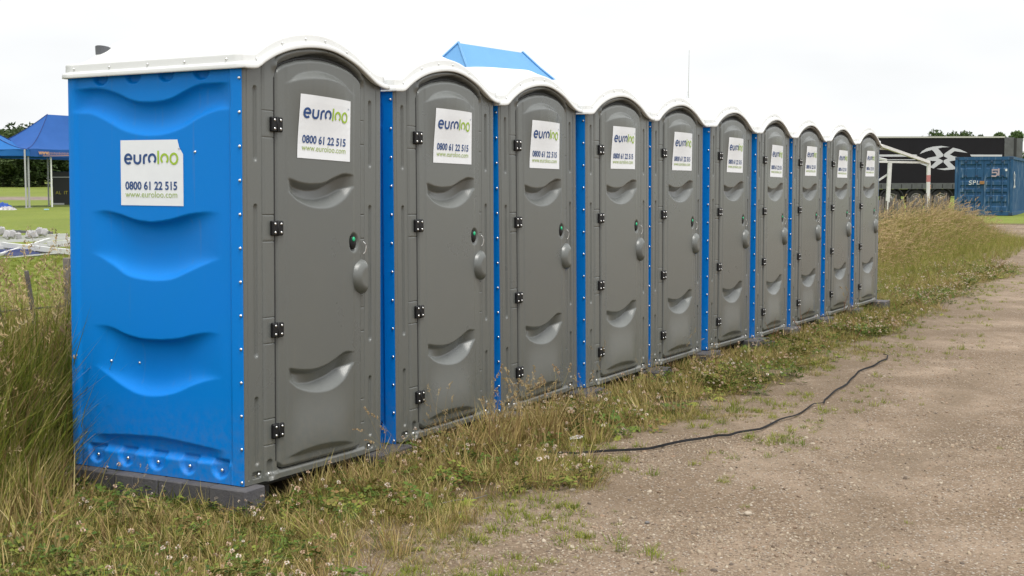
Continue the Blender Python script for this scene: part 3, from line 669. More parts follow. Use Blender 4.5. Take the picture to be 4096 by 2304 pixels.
def clover(i):
    b = MB()
    for k in range(16):
        a = R.uniform(0, 6.28); r = .07*R.random()**.5; x, y, z = r*math.cos(a), r*math.sin(a), R.uniform(.015, .06)
        for q in range(3):
            an = a+q*2.09; s = R.uniform(.007, .011); cx, cy = x+math.cos(an)*s, y+math.sin(an)*s; t = R.uniform(-.004, .006)
            b.add([(x, y, z), (cx-math.sin(an)*s*.8, cy+math.cos(an)*s*.8, z+t), (cx+math.cos(an)*s, cy+math.sin(an)*s, z+t*.5), (cx+math.sin(an)*s*.8, cy-math.cos(an)*s*.8, z+t)], [(0, 3, 2, 1)], 0)
    return proto_obj(b, f'pc{i}', [M_CLOV])
def flower(i):
    b = MB()
    for k in range(R.choice((1, 2))):
        x, y, h = R.uniform(-.03, .03), R.uniform(-.03, .03), R.uniform(.07, .13); b.tube([(x*.3, y*.3, 0), (x, y, h)], .0011, 3, 0, cap=False); r = R.uniform(.007, .011)
        for q in range(26):
            th = math.acos(R.uniform(-.6, 1)); ph = R.uniform(0, 6.28); d = Vector((math.sin(th)*math.cos(ph), math.sin(th)*math.sin(ph), math.cos(th))); c = Vector((x, y, h))
            t = d.orthogonal().normalized()*r*.28; e = c+d*r*R.uniform(.9, 1.15); mm_ = c+d*r*.55
            b.add([tuple(mm_-t), tuple(mm_+t), tuple(e+t*.6), tuple(e-t*.6)], [(0, 1, 2, 3)], 1)
    return proto_obj(b, f'pfl{i}', [M_CLOV, M_FLOW])
def stems(i, h, n, lean, fluffy=1, sp=.08, mats=(None,)):
    b = MB()
    for k in range(n): seed_stem(b, R.uniform(-sp, sp), R.uniform(-sp, sp), h*R.uniform(.6, 1.1), h*R.uniform(.1, 1)*lean, R.gauss(0, .8), 0, 1, h*.17, .0026, fluffy)
    return proto_obj(b, f'ps{i}', [M_DRY, M_SEED])
def dock(i):
    b = MB(); h = R.uniform(.35, .6)
    for k in range(5):
        a = R.uniform(0, 6.28); l = h*R.uniform(.15, .5); z0 = h*R.uniform(.2, .7); p0 = (0, 0, z0) if k else (0, 0, 0); p1 = (math.cos(a)*l*.6, math.sin(a)*l*.6, z0+l) if k else (.03, .01, h)
        b.tube([p0, p1], .002, 3, 0, cap=False)
        for q in range(16):
            t = .3+.7*q/16; c = Vector(p0).lerp(Vector(p1), t); s = .006; a2 = R.uniform(0, 6.28); e = c+Vector((math.cos(a2)*s, math.sin(a2)*s, R.uniform(-s, s)))
            b.add([tuple(c), (e.x, e.y, e.z+s*.6), (e.x+s*.5, e.y, e.z), (e.x, e.y, e.z-s*.6)], [(0, 1, 2, 3)], 0)
    return proto_obj(b, f'pk{i}', [M_REDST])
CLO = [clover(i) for i in range(3)]; FLO = [flower(i) for i in range(4)]; STM = [stems(i, .55, 5, .35) for i in range(4)]; STW = [stems(10+i, .75, 6, .75, .8, .12) for i in range(3)]; DOC = [dock(i) for i in range(2)]
STT = [stems(20+i, 1.15, 4, .3, 1.2, .12) for i in range(3)]
def broad(i):
    b = MB()
    for k in range(9):
        a = k*.7+R.uniform(-.2, .2); l = R.uniform(.06, .12); V = []
        for j in range(5): t = j/4; w = .017*math.sin(math.pi*(t*.85+.1)); c = (math.cos(a)*l*t, math.sin(a)*l*t, .01+.05*t*(1-t)*1.8); V += [(c[0]-math.sin(a)*w, c[1]+math.cos(a)*w, c[2]+.006), (c[0]+math.sin(a)*w, c[1]-math.cos(a)*w, c[2]+.006)]
        b.add(V, [(2*j, 2*j+1, 2*j+3, 2*j+2) for j in range(4)], 0)
    return proto_obj(b, f'pb{i}', [M_FRESH])
BRO = [broad(i) for i in range(2)]
STONES = []
for i in range(4):
    b = MB(); n = 7; V = []
    for j in range(5):
        ph = math.pi*j/4
        for k in range(n): a = 2*math.pi*k/n; rr = .5*R.uniform(.82, 1.12); V.append((rr*math.sin(ph)*math.cos(a), rr*.75*math.sin(ph)*math.sin(a), rr*.45*math.cos(ph)))
    b.add(V, [(j*n+k, (j+1)*n+k, (j+1)*n+(k+1) % n, j*n+(k+1) % n) for j in range(4) for k in range(n)], 0)
    STONES.append(b)
M_STONE = ramp_mat('pebbles', [(.10, .08, .065), (.26, .18, .12), (.33, .27, .20), (.18, .135, .10), (.35, .28, .20), (.23, .18, .13), (.42, .36, .28)], .8, 0.0)
STONES = [proto_obj(b, f'pst{i}', [M_STONE]) for i, b in enumerate(STONES)]

def scatter(name, pts, protos, scale, rot=None, z=None, tilt=.28, kind='stuff', squash=None):
    pts = np.asarray(pts, float); n = len(pts)
    if n == 0: return
    zz = gz(pts[:, 0], pts[:, 1])+(0 if z is None else z); V = np.column_stack([pts, zz])
    me = bpy.data.meshes.new(name); me.vertices.add(n); me.vertices.foreach_set('co', V.ravel())
    rt = np.column_stack([RNG.normal(0, tilt, n), RNG.normal(0, tilt, n), RNG.uniform(0, 6.283, n) if rot is None else rot])
    a = me.attributes.new('rt', 'FLOAT_VECTOR', 'POINT'); a.data.foreach_set('vector', rt.astype(np.float32).ravel())
    sc = np.broadcast_to(scale, (n,)).astype(np.float32); a = me.attributes.new('sc', 'FLOAT', 'POINT'); a.data.foreach_set('value', np.ascontiguousarray(sc))
    a = me.attributes.new('ix', 'INT', 'POINT'); a.data.foreach_set('value', RNG.integers(0, len(protos), n).astype(np.int32))
    o = link(name, me); pc = bpy.data.collections.new('plants_'+name)
    for p in protos: pc.objects.link(p)
    g = bpy.data.node_groups.new(name, 'GeometryNodeTree'); g.interface.new_socket('Geometry', in_out='INPUT', socket_type='NodeSocketGeometry'); g.interface.new_socket('Geometry', in_out='OUTPUT', socket_type='NodeSocketGeometry')
    gi, go = g.nodes.new('NodeGroupInput'), g.nodes.new('NodeGroupOutput'); ip = g.nodes.new('GeometryNodeInstanceOnPoints'); ci = g.nodes.new('GeometryNodeCollectionInfo')
    ci.inputs['Collection'].default_value = pc; ci.inputs['Separate Children'].default_value = True; ci.inputs['Reset Children'].default_value = True; ip.inputs['Pick Instance'].default_value = True
    for nm, dt, sk in (('rt', 'FLOAT_VECTOR', 'Rotation'), ('sc', 'FLOAT', 'Scale'), ('ix', 'INT', 'Instance Index')):
        na = g.nodes.new('GeometryNodeInputNamedAttribute'); na.data_type = dt; na.inputs[0].default_value = nm
        ot = [q for q in na.outputs if q.enabled and q.name == 'Attribute'][0]
        g.links.new(ot, ip.inputs[sk])
    g.links.new(gi.outputs[0], ip.inputs['Points']); g.links.new(ci.outputs[0], ip.inputs['Instance']); g.links.new(ip.outputs[0], go.inputs[0])
    md = o.modifiers.new('scatter', 'NODES'); md.node_group = g
    return tag(o, kind=kind)
def rnd(n, x0, x1, y0, y1): return np.column_stack([RNG.uniform(x0, x1, n), RNG.uniform(y0, y1, n)])
ROWD = np.array([.478, .878]); ROWN = np.array([-.878, .478]); ORG = np.array([-1.2815, 6.0932])
def row_uv(p): q = p-ORG; return q@ROWD, q@ROWN
def under(p, m=.02): u, v = row_uv(p); return (u > -.0-m) & (u < 12.35) & (v > .02-m) & (v < 1.2)
def inview(p, m=.12): r = p[:, 0]/p[:, 1]; return (np.abs(r) < .40+m)
def keep(p, prob): return p[RNG.random(len(p)) < prob]
# rough verge between the row and the gravel
STRAP = [(.18, 7.42), (.298, 7.379), (.36, 7.351), (.582, 7.428), (.808, 7.507), (.972, 7.645), (1.134, 7.798), (1.273, 7.926), (1.346, 7.925), (1.409, 8.012), (1.586, 8.169), (1.776, 8.487), (1.9, 8.652), (2.153, 9.149), (2.239, 9.196), (2.276, 9.334), (2.468, 9.736), (2.622, 10.034), (2.885, 10.699), (3.141, 11.127), (3.384, 11.592), (3.455, 11.812)]
def near_strap(p, r=.09):
    a = np.array(STRAP[1:-1]); b = np.array(STRAP[2:]); best = np.full(len(p), 9.)
    for A, B in zip(a, b):
        t = np.clip(((p-A)@(B-A))/((B-A)@(B-A)), 0, 1); best = np.minimum(best, np.hypot(*(p-A-t[:, None]*(B-A)).T))
    return best < r
def verge(n, y1=24):
    p = np.concatenate([rnd(int(n*.55), -3.6, 3, 3.8, 9), rnd(int(n*.30), -1, 7, 9, 15), rnd(int(n*.35), 3, 11, 15, y1)])
    u, v = row_uv(p); p = p[inview(p) & ~under(p) & ((v < .3) | (u < 0) | (u > 12.2)) & ~near_strap(p)]; return p
p = verge(70000); d = edge_d(p[:, 0], p[:, 1]); bare = vnoise(p[:, 0], p[:, 1], .55, 8)
pr = (1-sstep(-.55, .0, d+(bare-.5)*.9))*np.where(bare > .78, .35, 1); q = keep(p, pr)
scatter('verge_grass', q, T_SHORT, np.clip(RNG.normal(.85, .28, len(q)), .3, 1.8)*(1-.5*sstep(-.8, 0, edge_d(q[:, 0], q[:, 1]))))
p = verge(24000); u, v = row_uv(p); near = np.exp(-np.clip(-v-.05, 0, 9)/.45)*(u > 0)+np.where(u < .6, .22, .06); pt = vnoise(p[:, 0], p[:, 1], .5, 12)
q = keep(p, near*sstep(.25, .6, pt)*(edge_d(p[:, 0], p[:, 1]) < -.15)); scatter('dry_grass', q, T_DRY, np.clip(RNG.normal(1.0, .3, len(q)), .4, 1.9))
p = verge(15000); d = edge_d(p[:, 0], p[:, 1]); fn = vnoise(p[:, 0], p[:, 1], .33, 21)*.6+vnoise(p[:, 0], p[:, 1], .12, 22)*.4
q = keep(p, sstep(.46, .60, fn)*(sstep(-1.5, -.5, d)*(1-sstep(.1, 1.1, d))+.18*(d < -.5))); scatter('fresh_grass', q, T_FRESH, np.clip(RNG.normal(.6, .25, len(q)), .2, 1.2))
p = verge(30000); cn = vnoise(p[:, 0], p[:, 1], .6, 31); d = edge_d(p[:, 0], p[:, 1]); q = keep(p, (sstep(.50, .66, cn)*.62+.16)*(d < -.12)*(1-.75*sstep(-.75, -.25, d))*np.where((p-ORG)@ROWD < .3, .9, 1)); scatter('clover_leaves', q, CLO, np.clip(RNG.normal(1, .3, len(q)), .5, 1.7))
p = verge(22000); cn = vnoise(p[:, 0], p[:, 1], .6, 31); d = edge_d(p[:, 0], p[:, 1]); q = keep(p, (sstep(.50, .70, cn)*.55+.09)*(d < -.15)*(1+1.2*(p[:, 1] > 12))); scatter('clover_flowers', q, FLO, np.clip(RNG.normal(.95, .2, len(q)), .5, 1.4))
p = verge(1400); d = edge_d(p[:, 0], p[:, 1]); q = keep(p, .3*(d < -.05)); scatter('broad_leaf_weeds', q, BRO, RNG.uniform(.25, .65, len(q)), tilt=.3)
p = verge(3000); u, v = row_uv(p); pt = vnoise(p[:, 0], p[:, 1], .8, 41)
q = keep(p, (.45*np.exp(-np.abs(v+.30)/.28)*(u > 1.0)*(u < 11)*(.4+.6*sstep(.3, .6, pt))+.12*(u < 0)*(p[:, 0] < -.7))*(edge_d(p[:, 0], p[:, 1]) < -.2)); scatter('seeding_grass', q, STM, np.where(q[:, 1] > 6.6, 1, .6)*RNG.uniform(.35, .75, len(q)))
# the high straw-coloured tuft at the foot of the second toilet
c0 = ORG+ROWD*1.95+ROWN*-.38; q = c0+RNG.normal(0, 1, (46, 2))@np.array([[.20, .30], [-.08, .05]]); scatter('tall_dry_grass', q, T_DRY, RNG.uniform(1.6, 2.6, len(q)))
q = c0+RNG.normal(0, 1, (26, 2))@np.array([[.20, .32], [-.08, .05]]); scatter('tall_seeding_grass', q, STM, RNG.uniform(.5, .85, len(q)))
p = verge(900); u, v = row_uv(p); q = keep(p, .5*np.exp(-np.abs(v+.25)/.3)*(u > 3.2)); scatter('red_sorrel', q, DOC, RNG.uniform(.4, .8, len(q)))
# sparse tufts and pebbles on the gravel
p = rnd(6000, -.6, 12, 4.4, 26); d = edge_d(p[:, 0], p[:, 1]); p = p[(d > .1) & inview(p, .02)]; d = edge_d(p[:, 0], p[:, 1]); cl = vnoise(p[:, 0], p[:, 1], .35, 51)
q = keep(p, .8*np.exp(-d/.9)*sstep(.50, .75, cl)+.016); scatter('gravel_grass', q, T_FRESH, RNG.uniform(.2, .5, len(q)))
p = np.concatenate([rnd(75000, -1.2, 4, 4.3, 8), rnd(26000, 0, 7, 8, 13)]); d = edge_d(p[:, 0], p[:, 1]); p = p[inview(p, .02)]; d = edge_d(p[:, 0], p[:, 1]); cl = vnoise(p[:, 0], p[:, 1], .7, 61)
q = keep(p, sstep(-.5, .3, d)*(.35+.65*sstep(.3, .65, cl))); scatter('gravel_pebbles', q, STONES, np.clip(RNG.lognormal(-4.7, .5, len(q)), .004, .036), z=0, tilt=.5)
# tall grass along the fence: left of the row and the big hump beyond its far end
FO = np.array([-3.16, 7.11]); FD = np.array([.476, .88]); FN = np.array([-.88, .476])
def fence_pts(n, t0, t1, w, off=0): t = RNG.uniform(t0, t1, n); s = RNG.normal(0, w, n)+off; return FO+np.outer(t, FD)+np.outer(s, FN)
q = fence_pts(4200, -3, 2.6, .55, -.30); u, v = row_uv(q); q = q[~under(q, .05) & ((q[:, 0]/q[:, 1] < -.358) | (v > 1.0))]; dd = np.abs((q-FO)@FN+.35); scatter('fence_tall_grass', q, T_TALL[:1]+T_GREEN, RNG.uniform(.9, 2.1, len(q))*np.exp(-(dd/.9)**2), tilt=.14)
q = fence_pts(1300, -3, 2.6, .55, -.15); u, v = row_uv(q); q = q[~under(q, .12) & ~((u < 0) & (v < 1.0))]; scatter('fence_seed_stems', q, STT, RNG.uniform(.45, 1.1, len(q)), rot=RNG.normal(2.6, 1.2, len(q)))
q = fence_pts(1300, -3, 1.5, .5, -.6); u, v = row_uv(q); q = q[~under(q, .05) & ((q[:, 0]/q[:, 1] < -.356) | (v > .9))]; scatter('fence_bottom_grass', q, T_DRY, RNG.uniform(1.2, 2.6, len(q)))
t = RNG.uniform(9.5, 31, 9000); s = RNG.uniform(-2.6, 1.0, 9000); q = FO+np.outer(t, FD)+np.outer(s, FN); q = q[~under(q, .2) & (q[:, 0]/q[:, 1] > .2)]; tt = (q-FO)@FD; s = (q-FO)@FN
hgt = np.exp(-((s+.3)/1.3)**2); q1 = keep(q, .35+.65*hgt); s1_ = (q1-FO)@FN; t1_ = (q1-FO)@FD; h1 = np.exp(-((s1_+.1)/1.15)**2)*(.72+.50*sstep(17, 24, t1_))
scatter('hump_grass', q1, T_GREEN+T_TALL[:1], RNG.uniform(.6, 1.1, len(q1))*(.35+1.15*h1))
q2 = keep(q, .36*np.exp(-((s+.1)/1.05)**2)); s2_ = (q2-FO)@FN; scatter('hump_seed_grass', q2, STW, RNG.uniform(.8, 1.25, len(q2))*(.45+.78*np.exp(-((s2_+.1)/1.05)**2)), rot=RNG.normal(-.2, .35, len(q2)))
# short field grass seen over the fence
p = rnd(16000, -13, -3, 9, 24); r = p[:, 0]/p[:, 1]; p = p[(r < -.31) & (r > -.43)]; scatter('field_grass', p, T_FRESH, RNG.uniform(.5, 1.1, len(p)))

# ------------------------------------------------------------------ picket fence
M_PICK = mat('weathered_chestnut', (.20, .175, .15), .9, noise=(14, (.11, .095, .08), .9), bump=(60, 1), rand=.25)
M_WIRE = mat('dark_wire', (.08, .075, .07), .6, metal=.5)
fr_ = empty('picket_fence', (FO[0], FO[1], 0), (0, 0, math.atan2(FD[1], FD[0])))
ts = [.436, .60, .763]+[.436-.16*k for k in range(1, 16)]+[.95+.16*k for k in range(0, 5)]; tr_ = list(np.arange(21, 31, .16))
for t in ts+tr_:
    w = FO+FD*t; z0 = g0(*w); h = R.uniform(1.02, 1.14) if t < 5 else R.uniform(1.05, 1.25); ln = R.gauss(-.17, .05) if t < 5 else R.gauss(.02, .09); rr = R.uniform(.014, .019)
    if abs(t-.95) < .01: h, ln, rr = 1.12, -.02, .03
    b = MB(); k = 5; pts = [(t+ln*(j/4-.0)*h+R.uniform(-.006, .006), R.uniform(-.01, .01), z0-.05+j/4*(h+.05)) for j in range(k)]; b.tube(pts, [rr*R.uniform(.85, 1.1) for _ in range(k)], 6)
    b.build('picket', M_PICK, fr_, False)
for hh in (.35, .82):
    for (a0, a1) in ((-2.2, 1.6), (21, 31)):
        b = MB()
        for ph in (0, math.pi): b.tube([(t, .02*math.cos(t*39+ph), g0(*(FO+FD*t))+hh+.012*math.sin(t*3)+.005*math.sin(t*39+ph)) for t in np.arange(a0, a1, .05)], .0028, 4)
        b.build('wire', M_WIRE, fr_)
tag(fr_, 'weathered chestnut paling fence of leaning pickets and wire behind the toilets', 'fence')

# ------------------------------------------------------------------ strap, stone, litter
M_STRAP = mat('black_strap', (.010, .010, .011), .85, spec=.15, noise=(3, (.04, .04, .042), .5))
st = [(.18, 7.42), (.298, 7.379), (.36, 7.351), (.582, 7.428), (.808, 7.507), (.972, 7.645), (1.134, 7.798), (1.273, 7.926), (1.346, 7.925), (1.409, 8.012), (1.586, 8.169), (1.776, 8.487), (1.9, 8.652), (2.153, 9.149), (2.239, 9.196), (2.276, 9.334), (2.468, 9.736), (2.622, 10.034), (2.885, 10.699), (3.141, 11.127), (3.384, 11.592), (3.455, 11.812), (3.393, 11.847)]
d_ = [0]
for a, b_ in zip(st[:-1], st[1:]): d_.append(d_[-1]+math.dist(a, b_))
ss = np.arange(0, d_[-1], .03); sx = np.interp(ss, d_, [p[0] for p in st]); sy = np.interp(ss, d_, [p[1] for p in st]); V = []; F = []
for i in range(len(ss)):
    j = min(i+1, len(ss)-1); k = max(i-1, 0); t = Vector((sx[j]-sx[k], sy[j]-sy[k])).normalized(); tw = .5*math.sin(ss[i]*1.7)+.55; w = .0055; z = g0(sx[i], sy[i])+.012+.006*math.sin(ss[i]*5)**2
    c, s_ = math.cos(tw)*w, abs(math.sin(tw))*w*1.2
    nx_, ny_ = -t.y, t.x; V += [(sx[i]+nx_*c, sy[i]+ny_*c, z+s_*2), (sx[i]-nx_*c, sy[i]-ny_*c, z), (sx[i]-nx_*c, sy[i]-ny_*c, z-.003), (sx[i]+nx_*c, sy[i]+ny_*c, z+s_*2-.003)]
for i in range(len(ss)-1):
    for k in range(4): F.append((4*i+k, 4*i+(k+1) % 4, 4*i+4+(k+1) % 4, 4*i+4+k))
o = obj('ratchet_strap', V, F, M_STRAP, smooth=False); tag(o, 'long black webbing strap lying twisted across the edge of the gravel', 'strap')
def stone(x, y, s, lab, m_):
    b = MB(); n = 12; V = []
    for j in range(7):
        ph = math.pi*j/6
        for k in range(n): a = 2*math.pi*k/n; rr = .5*(1+.06*math.sin(3*a+ph)); V.append((rr*math.sin(ph)*math.cos(a), rr*.72*math.sin(ph)*math.sin(a), rr*.55*math.cos(ph)))
    b.add(V, [(j*n+k, (j+1)*n+k, (j+1)*n+(k+1) % n, j*n+(k+1) % n) for j in range(6) for k in range(n)]); o = b.build('stone', m_, None, True); o.location = (x, y, g0(x, y)+s*.2); o.scale = (s,)*3; o.rotation_euler = (.05, .1, .3); tag(o, lab, 'stone')
stone(1.11, 6.0, .042, 'smooth cream pebble, the largest stone lying out on the gravel', mat('cream_stone', (.42, .36, .28), .6, noise=(30, (.28, .22, .16), .7)))
stone(.62, 5.86, .026, 'dark flat grey stone on the gravel left of the cream pebble', mat('grey_stone', (.14, .13, .125), .7))
w = P(2280, 1757, 7.7); b = MB(); b.add([(0, 0, .006), (.07, .01, .012), (.085, .045, .02), (.03, .055, .008), (.0, .03, .015), (.04, .03, .026)], [(0, 1, 5), (1, 2, 5), (2, 3, 5), (3, 4, 5), (4, 0, 5)])
o = b.build('paper_scrap', mat('paper', (.5, .5, .5), .8)); o.location = (w.x, w.y, g0(w.x, w.y)+.02); tag(o, 'crumpled whitish scrap lying in the grass near the start of the strap', 'litter')
b = MB().tube([(0, 0, .01), (.09, .02, .016), (.17, .025, .012), (.26, .06, .02)], .003, 5); o = b.build('twig', M_PICK); w = P(1760, 2020, 6.15); o.location = (w.x, w.y, g0(w.x, w.y)+.01); o.rotation_euler = (0, 0, .3); tag(o, 'thin pale twig lying on bare earth below the second toilet', 'twig')

# ------------------------------------------------------------------ pop-up tents
def cloth(name, col, ):
    return mat(name, col, .7, spec=.2, noise=(1.2, tuple(c*.8 for c in col), .6), trans=.3)
M_TENT = cloth('royal_blue_cloth', (.035, .13, .42)); M_TENT2 = cloth('mid_blue_cloth', (.03, .18, .52)); M_TENT3 = cloth('pale_blue_cloth', (.20, .45, .78))
M_TENT3S = mat('pale_seam', (.16, .36, .62), .8); M_LEG = mat('grey_leg', (.42, .42, .42), .45, metal=.3); M_WHITE = mat('white_paint', (.75, .75, .74), .5); M_SEAM = mat('seam_navy', (.008, .03, .15), .8); M_OR = mat('orange_print', (.55, .30, .16), .7)
def tent(name, C, ang, la, lb, eave, peak, ia, m_, label, val=.22, posts='0123', sag=.55, group=None, text=False, seam=None):
    "C: corner on the ground, a axis at ang, b axis 90 degrees to its left; ridge inset ia from both a ends"
    r = empty(name, C, (0, 0, ang)); B = MB(); S = MB(); n = 12
    A1, A2 = Vector((ia, lb/2, peak)), Vector((la-ia, lb/2, peak)); c = [Vector((0, 0, eave)), Vector((la, 0, eave)), Vector((la, lb, eave)), Vector((0, lb, eave))]
    def face(p0, p1, q1, q0):
        base = []
        for j in range(n+1):
            t = j/n; h = t**(1+sag)
            for i in range(n+1):
                s = i/n; lo = p0.lerp(p1, s); hi = q0.lerp(q1, s); p = lo.lerp(hi, t); p.z = lo.z+(hi.z-lo.z)*h-.05*math.sin(math.pi*s)*(1-t)*math.sin(math.pi*min(t*2, 1))+.012*math.sin(s*23+t*9)*(1-t); base.append(tuple(p))
        B.add(base, [(j*(n+1)+i, j*(n+1)+i+1, (j+1)*(n+1)+i+1, (j+1)*(n+1)+i) for j in range(n) for i in range(n)])
    face(c[0], c[1], A2, A1); face(c[1], c[2], A2, A2); face(c[2], c[3], A1, A2); face(c[3], c[0], A1, A1)
    B.build('canopy', m_, r, True)
    for p, q in ((c[0], A1), (c[1], A2), (c[2], A2), (c[3], A1)):
        S = MB(); S.tube([(*(p.lerp(q, t).xy), p.z+(q.z-p.z)*t**(1+sag)+.012) for t in np.linspace(0, 1, 10)], .013, 4); S.build('seam', seam or M_SEAM, r)
    for k in range(4):
        p, q = c[k], c[(k+1) % 4]; V = []; m2 = 24; nn = (q-p).cross(Vector((0, 0, 1))).normalized()
        for i in range(m2+1):
            w = p.lerp(q, i/m2)+nn*(.015+.014*math.sin(i*1.9)); V += [tuple(w), tuple(w-Vector((0, 0, val))+nn*.02*math.sin(i*1.1))]
        obj('valance', V, [(2*i, 2*i+1, 2*i+3, 2*i+2) for i in range(m2)], m_, r, True)
    for k in posts:
        p = c[int(k)]; ins = Vector((.05 if p.x < .1 else -.05, .05 if p.y < .1 else -.05, 0)); MB().beam(p+ins, Vector((p.x, p.y, 0))+ins, .05).box(p.x+ins.x-.06, p.x+ins.x+.06, p.y+ins.y-.06, p.y+ins.y+.06, 0, .01).build('leg', M_LEG, r)
    if text:
        V, F = text_mesh('www.', .2, .004); V[:, 0] += lb*.10; b = MB().add([(-.055, lb-(x), eave-.15+y) for x, y in V], F)
    tag(r, label, 'gazebo', group); return r, c
gA = P(110, 597, 46); zA = g0(gA.x, gA.y)
av = Vector((-.856, .508)); # long axis, away to the left
aA = math.atan2(.856, .508)      # short end runs to the right, away
tA, cA = tent('gazebo', (gA.x, gA.y, zA), aA, 5.3, 3.0, gA.z-zA+.02, 4.46-zA, 2.15, M_TENT, 'royal blue gazebo with orange writing on its valance, beside the nearest toilet', group='blue gazebos pitched on the field', val=.27)
# orange writing on the valance of the near end
dirv = Vector((math.cos(aA), math.sin(aA)))
V, F = text_mesh('www.', .2, .006); b = MB().add([(.42+x, -.062, gA.z-zA-.17+y*1.1) for x, y in V], F)
for i in range(9): V, F = ribbon([(0, .0), (.03, .1), (.06, .01), (.09, .08)], .018); b.add([(.86+i*.115+x, -.062, gA.z-zA-.17+y) for x, y in V], F)
V, F = ribbon([(.6, -.04), (1.1, -.03), (1.9, .0)], .018); b.add([(x, -.062, gA.z-zA-.18+y) for x, y in V], F); b.build('valance_lettering', M_OR, tA)
pB = P(226, 625, 47); MB().beam((1.12, .15, 0), (1.12, .15, pB.z-zA), .045).build('leg', M_WHITE, tA)
gB = P(106, 600, 45.5); zB = g0(gB.x, gB.y)
tent('gazebo', (gB.x, gB.y, zB), math.radians(187), 5.0, -3.4, gB.z-zB+.02, 4.15-zB, 2.2, M_TENT2, 'mid blue gazebo cut off by the left edge of the photo', posts='03', group='blue gazebos pitched on the field')
ang3 = math.atan2(.82, .57); p1 = P(1835, 172, 15.0); z3 = g0(p1.x, p1.y); a3 = Vector((.57, .82)).normalized(); b3 = Vector((-a3.y, a3.x)); ctr = Vector((p1.x, p1.y))-a3*1.15-b3*1.5
tent('gazebo', (ctr.x, ctr.y, z3), ang3, 3.6, 3.0, 2.35-z3, p1.z-z3, 1.15, M_TENT3, 'pale blue gazebo roof showing above the second and third toilets', sag=1.1, seam=M_TENT3S, group='blue gazebos pitched on the field')

# ------------------------------------------------------------------ dismantled frames on the field
def lone(name, b, m_, label, cat, group=None, smooth=False):
    o = b.build(name, m_, None, smooth); tag(o, label, cat, group); return o
beams = [((-40, 955, 24.6), (270, 941, 24.8), .07, 'long white pole lying along the top of the dismantled pile'), ((-40, 968, 24.0), (300, 952, 24.2), .05, 'white pole lying just below the plastic fittings'),
         ((-30, 975, 23.4), (330, 1012, 22.6), .085, 'thick white pole slanting down to the right across the pile'), ((-30, 990, 23.2), (340, 976, 23.9), .06, 'white pole lying level through the middle of the pile'),
         ((0, 1020, 22.6), (200, 958, 24.0), .06, 'white pole rising to the right from the near left of the pile'), ((190, 975, 23.6), (360, 962, 24.0), .08, 'short thick white pole at the right end of the pile'),
         ((-20, 1035, 22.2), (300, 1005, 22.9), .02, 'thin white rod lying in the grass nearest the fence'), ((60, 926, 25.3), (210, 931, 25.2), .05, 'short dark grey pole at the back of the pile')]
for i, (a, c_, w, lab) in enumerate(beams):
    A, B_ = P(*a), P(*c_); mm_ = mat('painted_pole' , (.58, .58, .57), .45, noise=(5, (.5, .5, .49), .5)) if i != 7 else mat('dark_pole', (.12, .12, .13), .5)
    b = MB().beam(A, B_, w); n = 4
    for t in (.12, .5, .88): q = A.lerp(B_, t); dd = (B_-A).normalized()*.02; b.beam(q-dd, q+dd, w*1.18)
    lone('frame_pole', b, mm_, lab, 'pole', 'dismantled gazebo poles piled on the field')
M_BAG = mat('clear_white_plastic', (.40, .39, .40), .3, noise=(9, (.38, .36, .36), .8))
for i, (px, py, Y, s, lab) in enumerate([(8, 925, 24.6, .10, 'leftmost pale plastic fitting on the pile'), (30, 940, 24.4, .11, 'second pale plastic fitting from the left on the pile'), (48, 938, 24.4, .10, 'upright pale plastic fitting next to the second one'), (74, 946, 24.3, .09, 'low pale plastic fitting with reddish stain on the pile'),
                                         (117, 940, 24.4, .10, 'pale plastic fitting left of the middle pair'), (136, 940, 24.3, .10, 'pale plastic fitting right of the middle pair'), (160, 928, 24.6, .10, 'tilted pale plastic fitting near the right of the pile'), (178, 930, 24.5, .09, 'rightmost tilted pale plastic fitting on the pile')]):
    w = P(px, py, Y); b = MB().box(-s*.62, s*.62, -s*.4, s*.4, -s*.75, s*.75, 0, s*.16).box(-s*.3, s*.3, -s*.5, -s*.4, -s*.4, s*.2, 0).box(-s*.2, s*.2, -.02, .02, s*.75, s*.95)
    o = lone('corner_fitting', b, M_BAG, lab, 'fitting', 'plastic corner fittings on the pole pile'); o.location = w; o.rotation_euler = (R.uniform(-.3, .3), R.uniform(-.5, .5), R.uniform(-.6, .6))
def heap(px, py, Y, sx, sy, h, m_, name, lab, cat):
    w = P(px, py, Y); n = 14; V = []
    for j in range(n+1):
        for i in range(n+1):
            x, y = (i/n-.5)*2, (j/n-.5)*2; k = max(0, 1-max(abs(x), abs(y))**3); V.append((x*sx/2+.03*math.sin(j*2.1), y*sy/2+.03*math.sin(i*1.7), h*k*(.65+.35*math.sin(i*1.9+j*1.3)*math.cos(j*2.3))))
    o = obj(name, V, [(j*(n+1)+i, j*(n+1)+i+1, (j+1)*(n+1)+i+1, (j+1)*(n+1)+i) for j in range(n) for i in range(n)], m_, None, True); o.location = (w.x, w.y, g0(w.x, w.y)-.01); tag(o, lab, cat)
heap(20, 1008, 23.0, 1.5, .8, .14, mat('navy_sheet', (.01, .02, .09), .6), 'folded_tarpaulin', 'dark navy tarpaulin crumpled underneath the left end of the pole pile', 'tarpaulin')
heap(150, 1005, 23.2, 1.3, .5, .10, mat('dark_sheet', (.015, .016, .02), .6), 'folded_tarpaulin', 'black bundle in the shade underneath the middle of the pole pile', 'tarpaulin')
heap(0, 826, 44, .8, .6, .30, mat('blue_sheet', (.01, .06, .30), .6), 'tent_bag', 'bundle of dark blue cloth on the lawn below the left gazebo', 'bag')
heap(28, 832, 43.5, .55, .4, .16, M_BAG, 'white_bag', 'white and pale bundles on the lawn right of the dark blue cloth', 'bag')
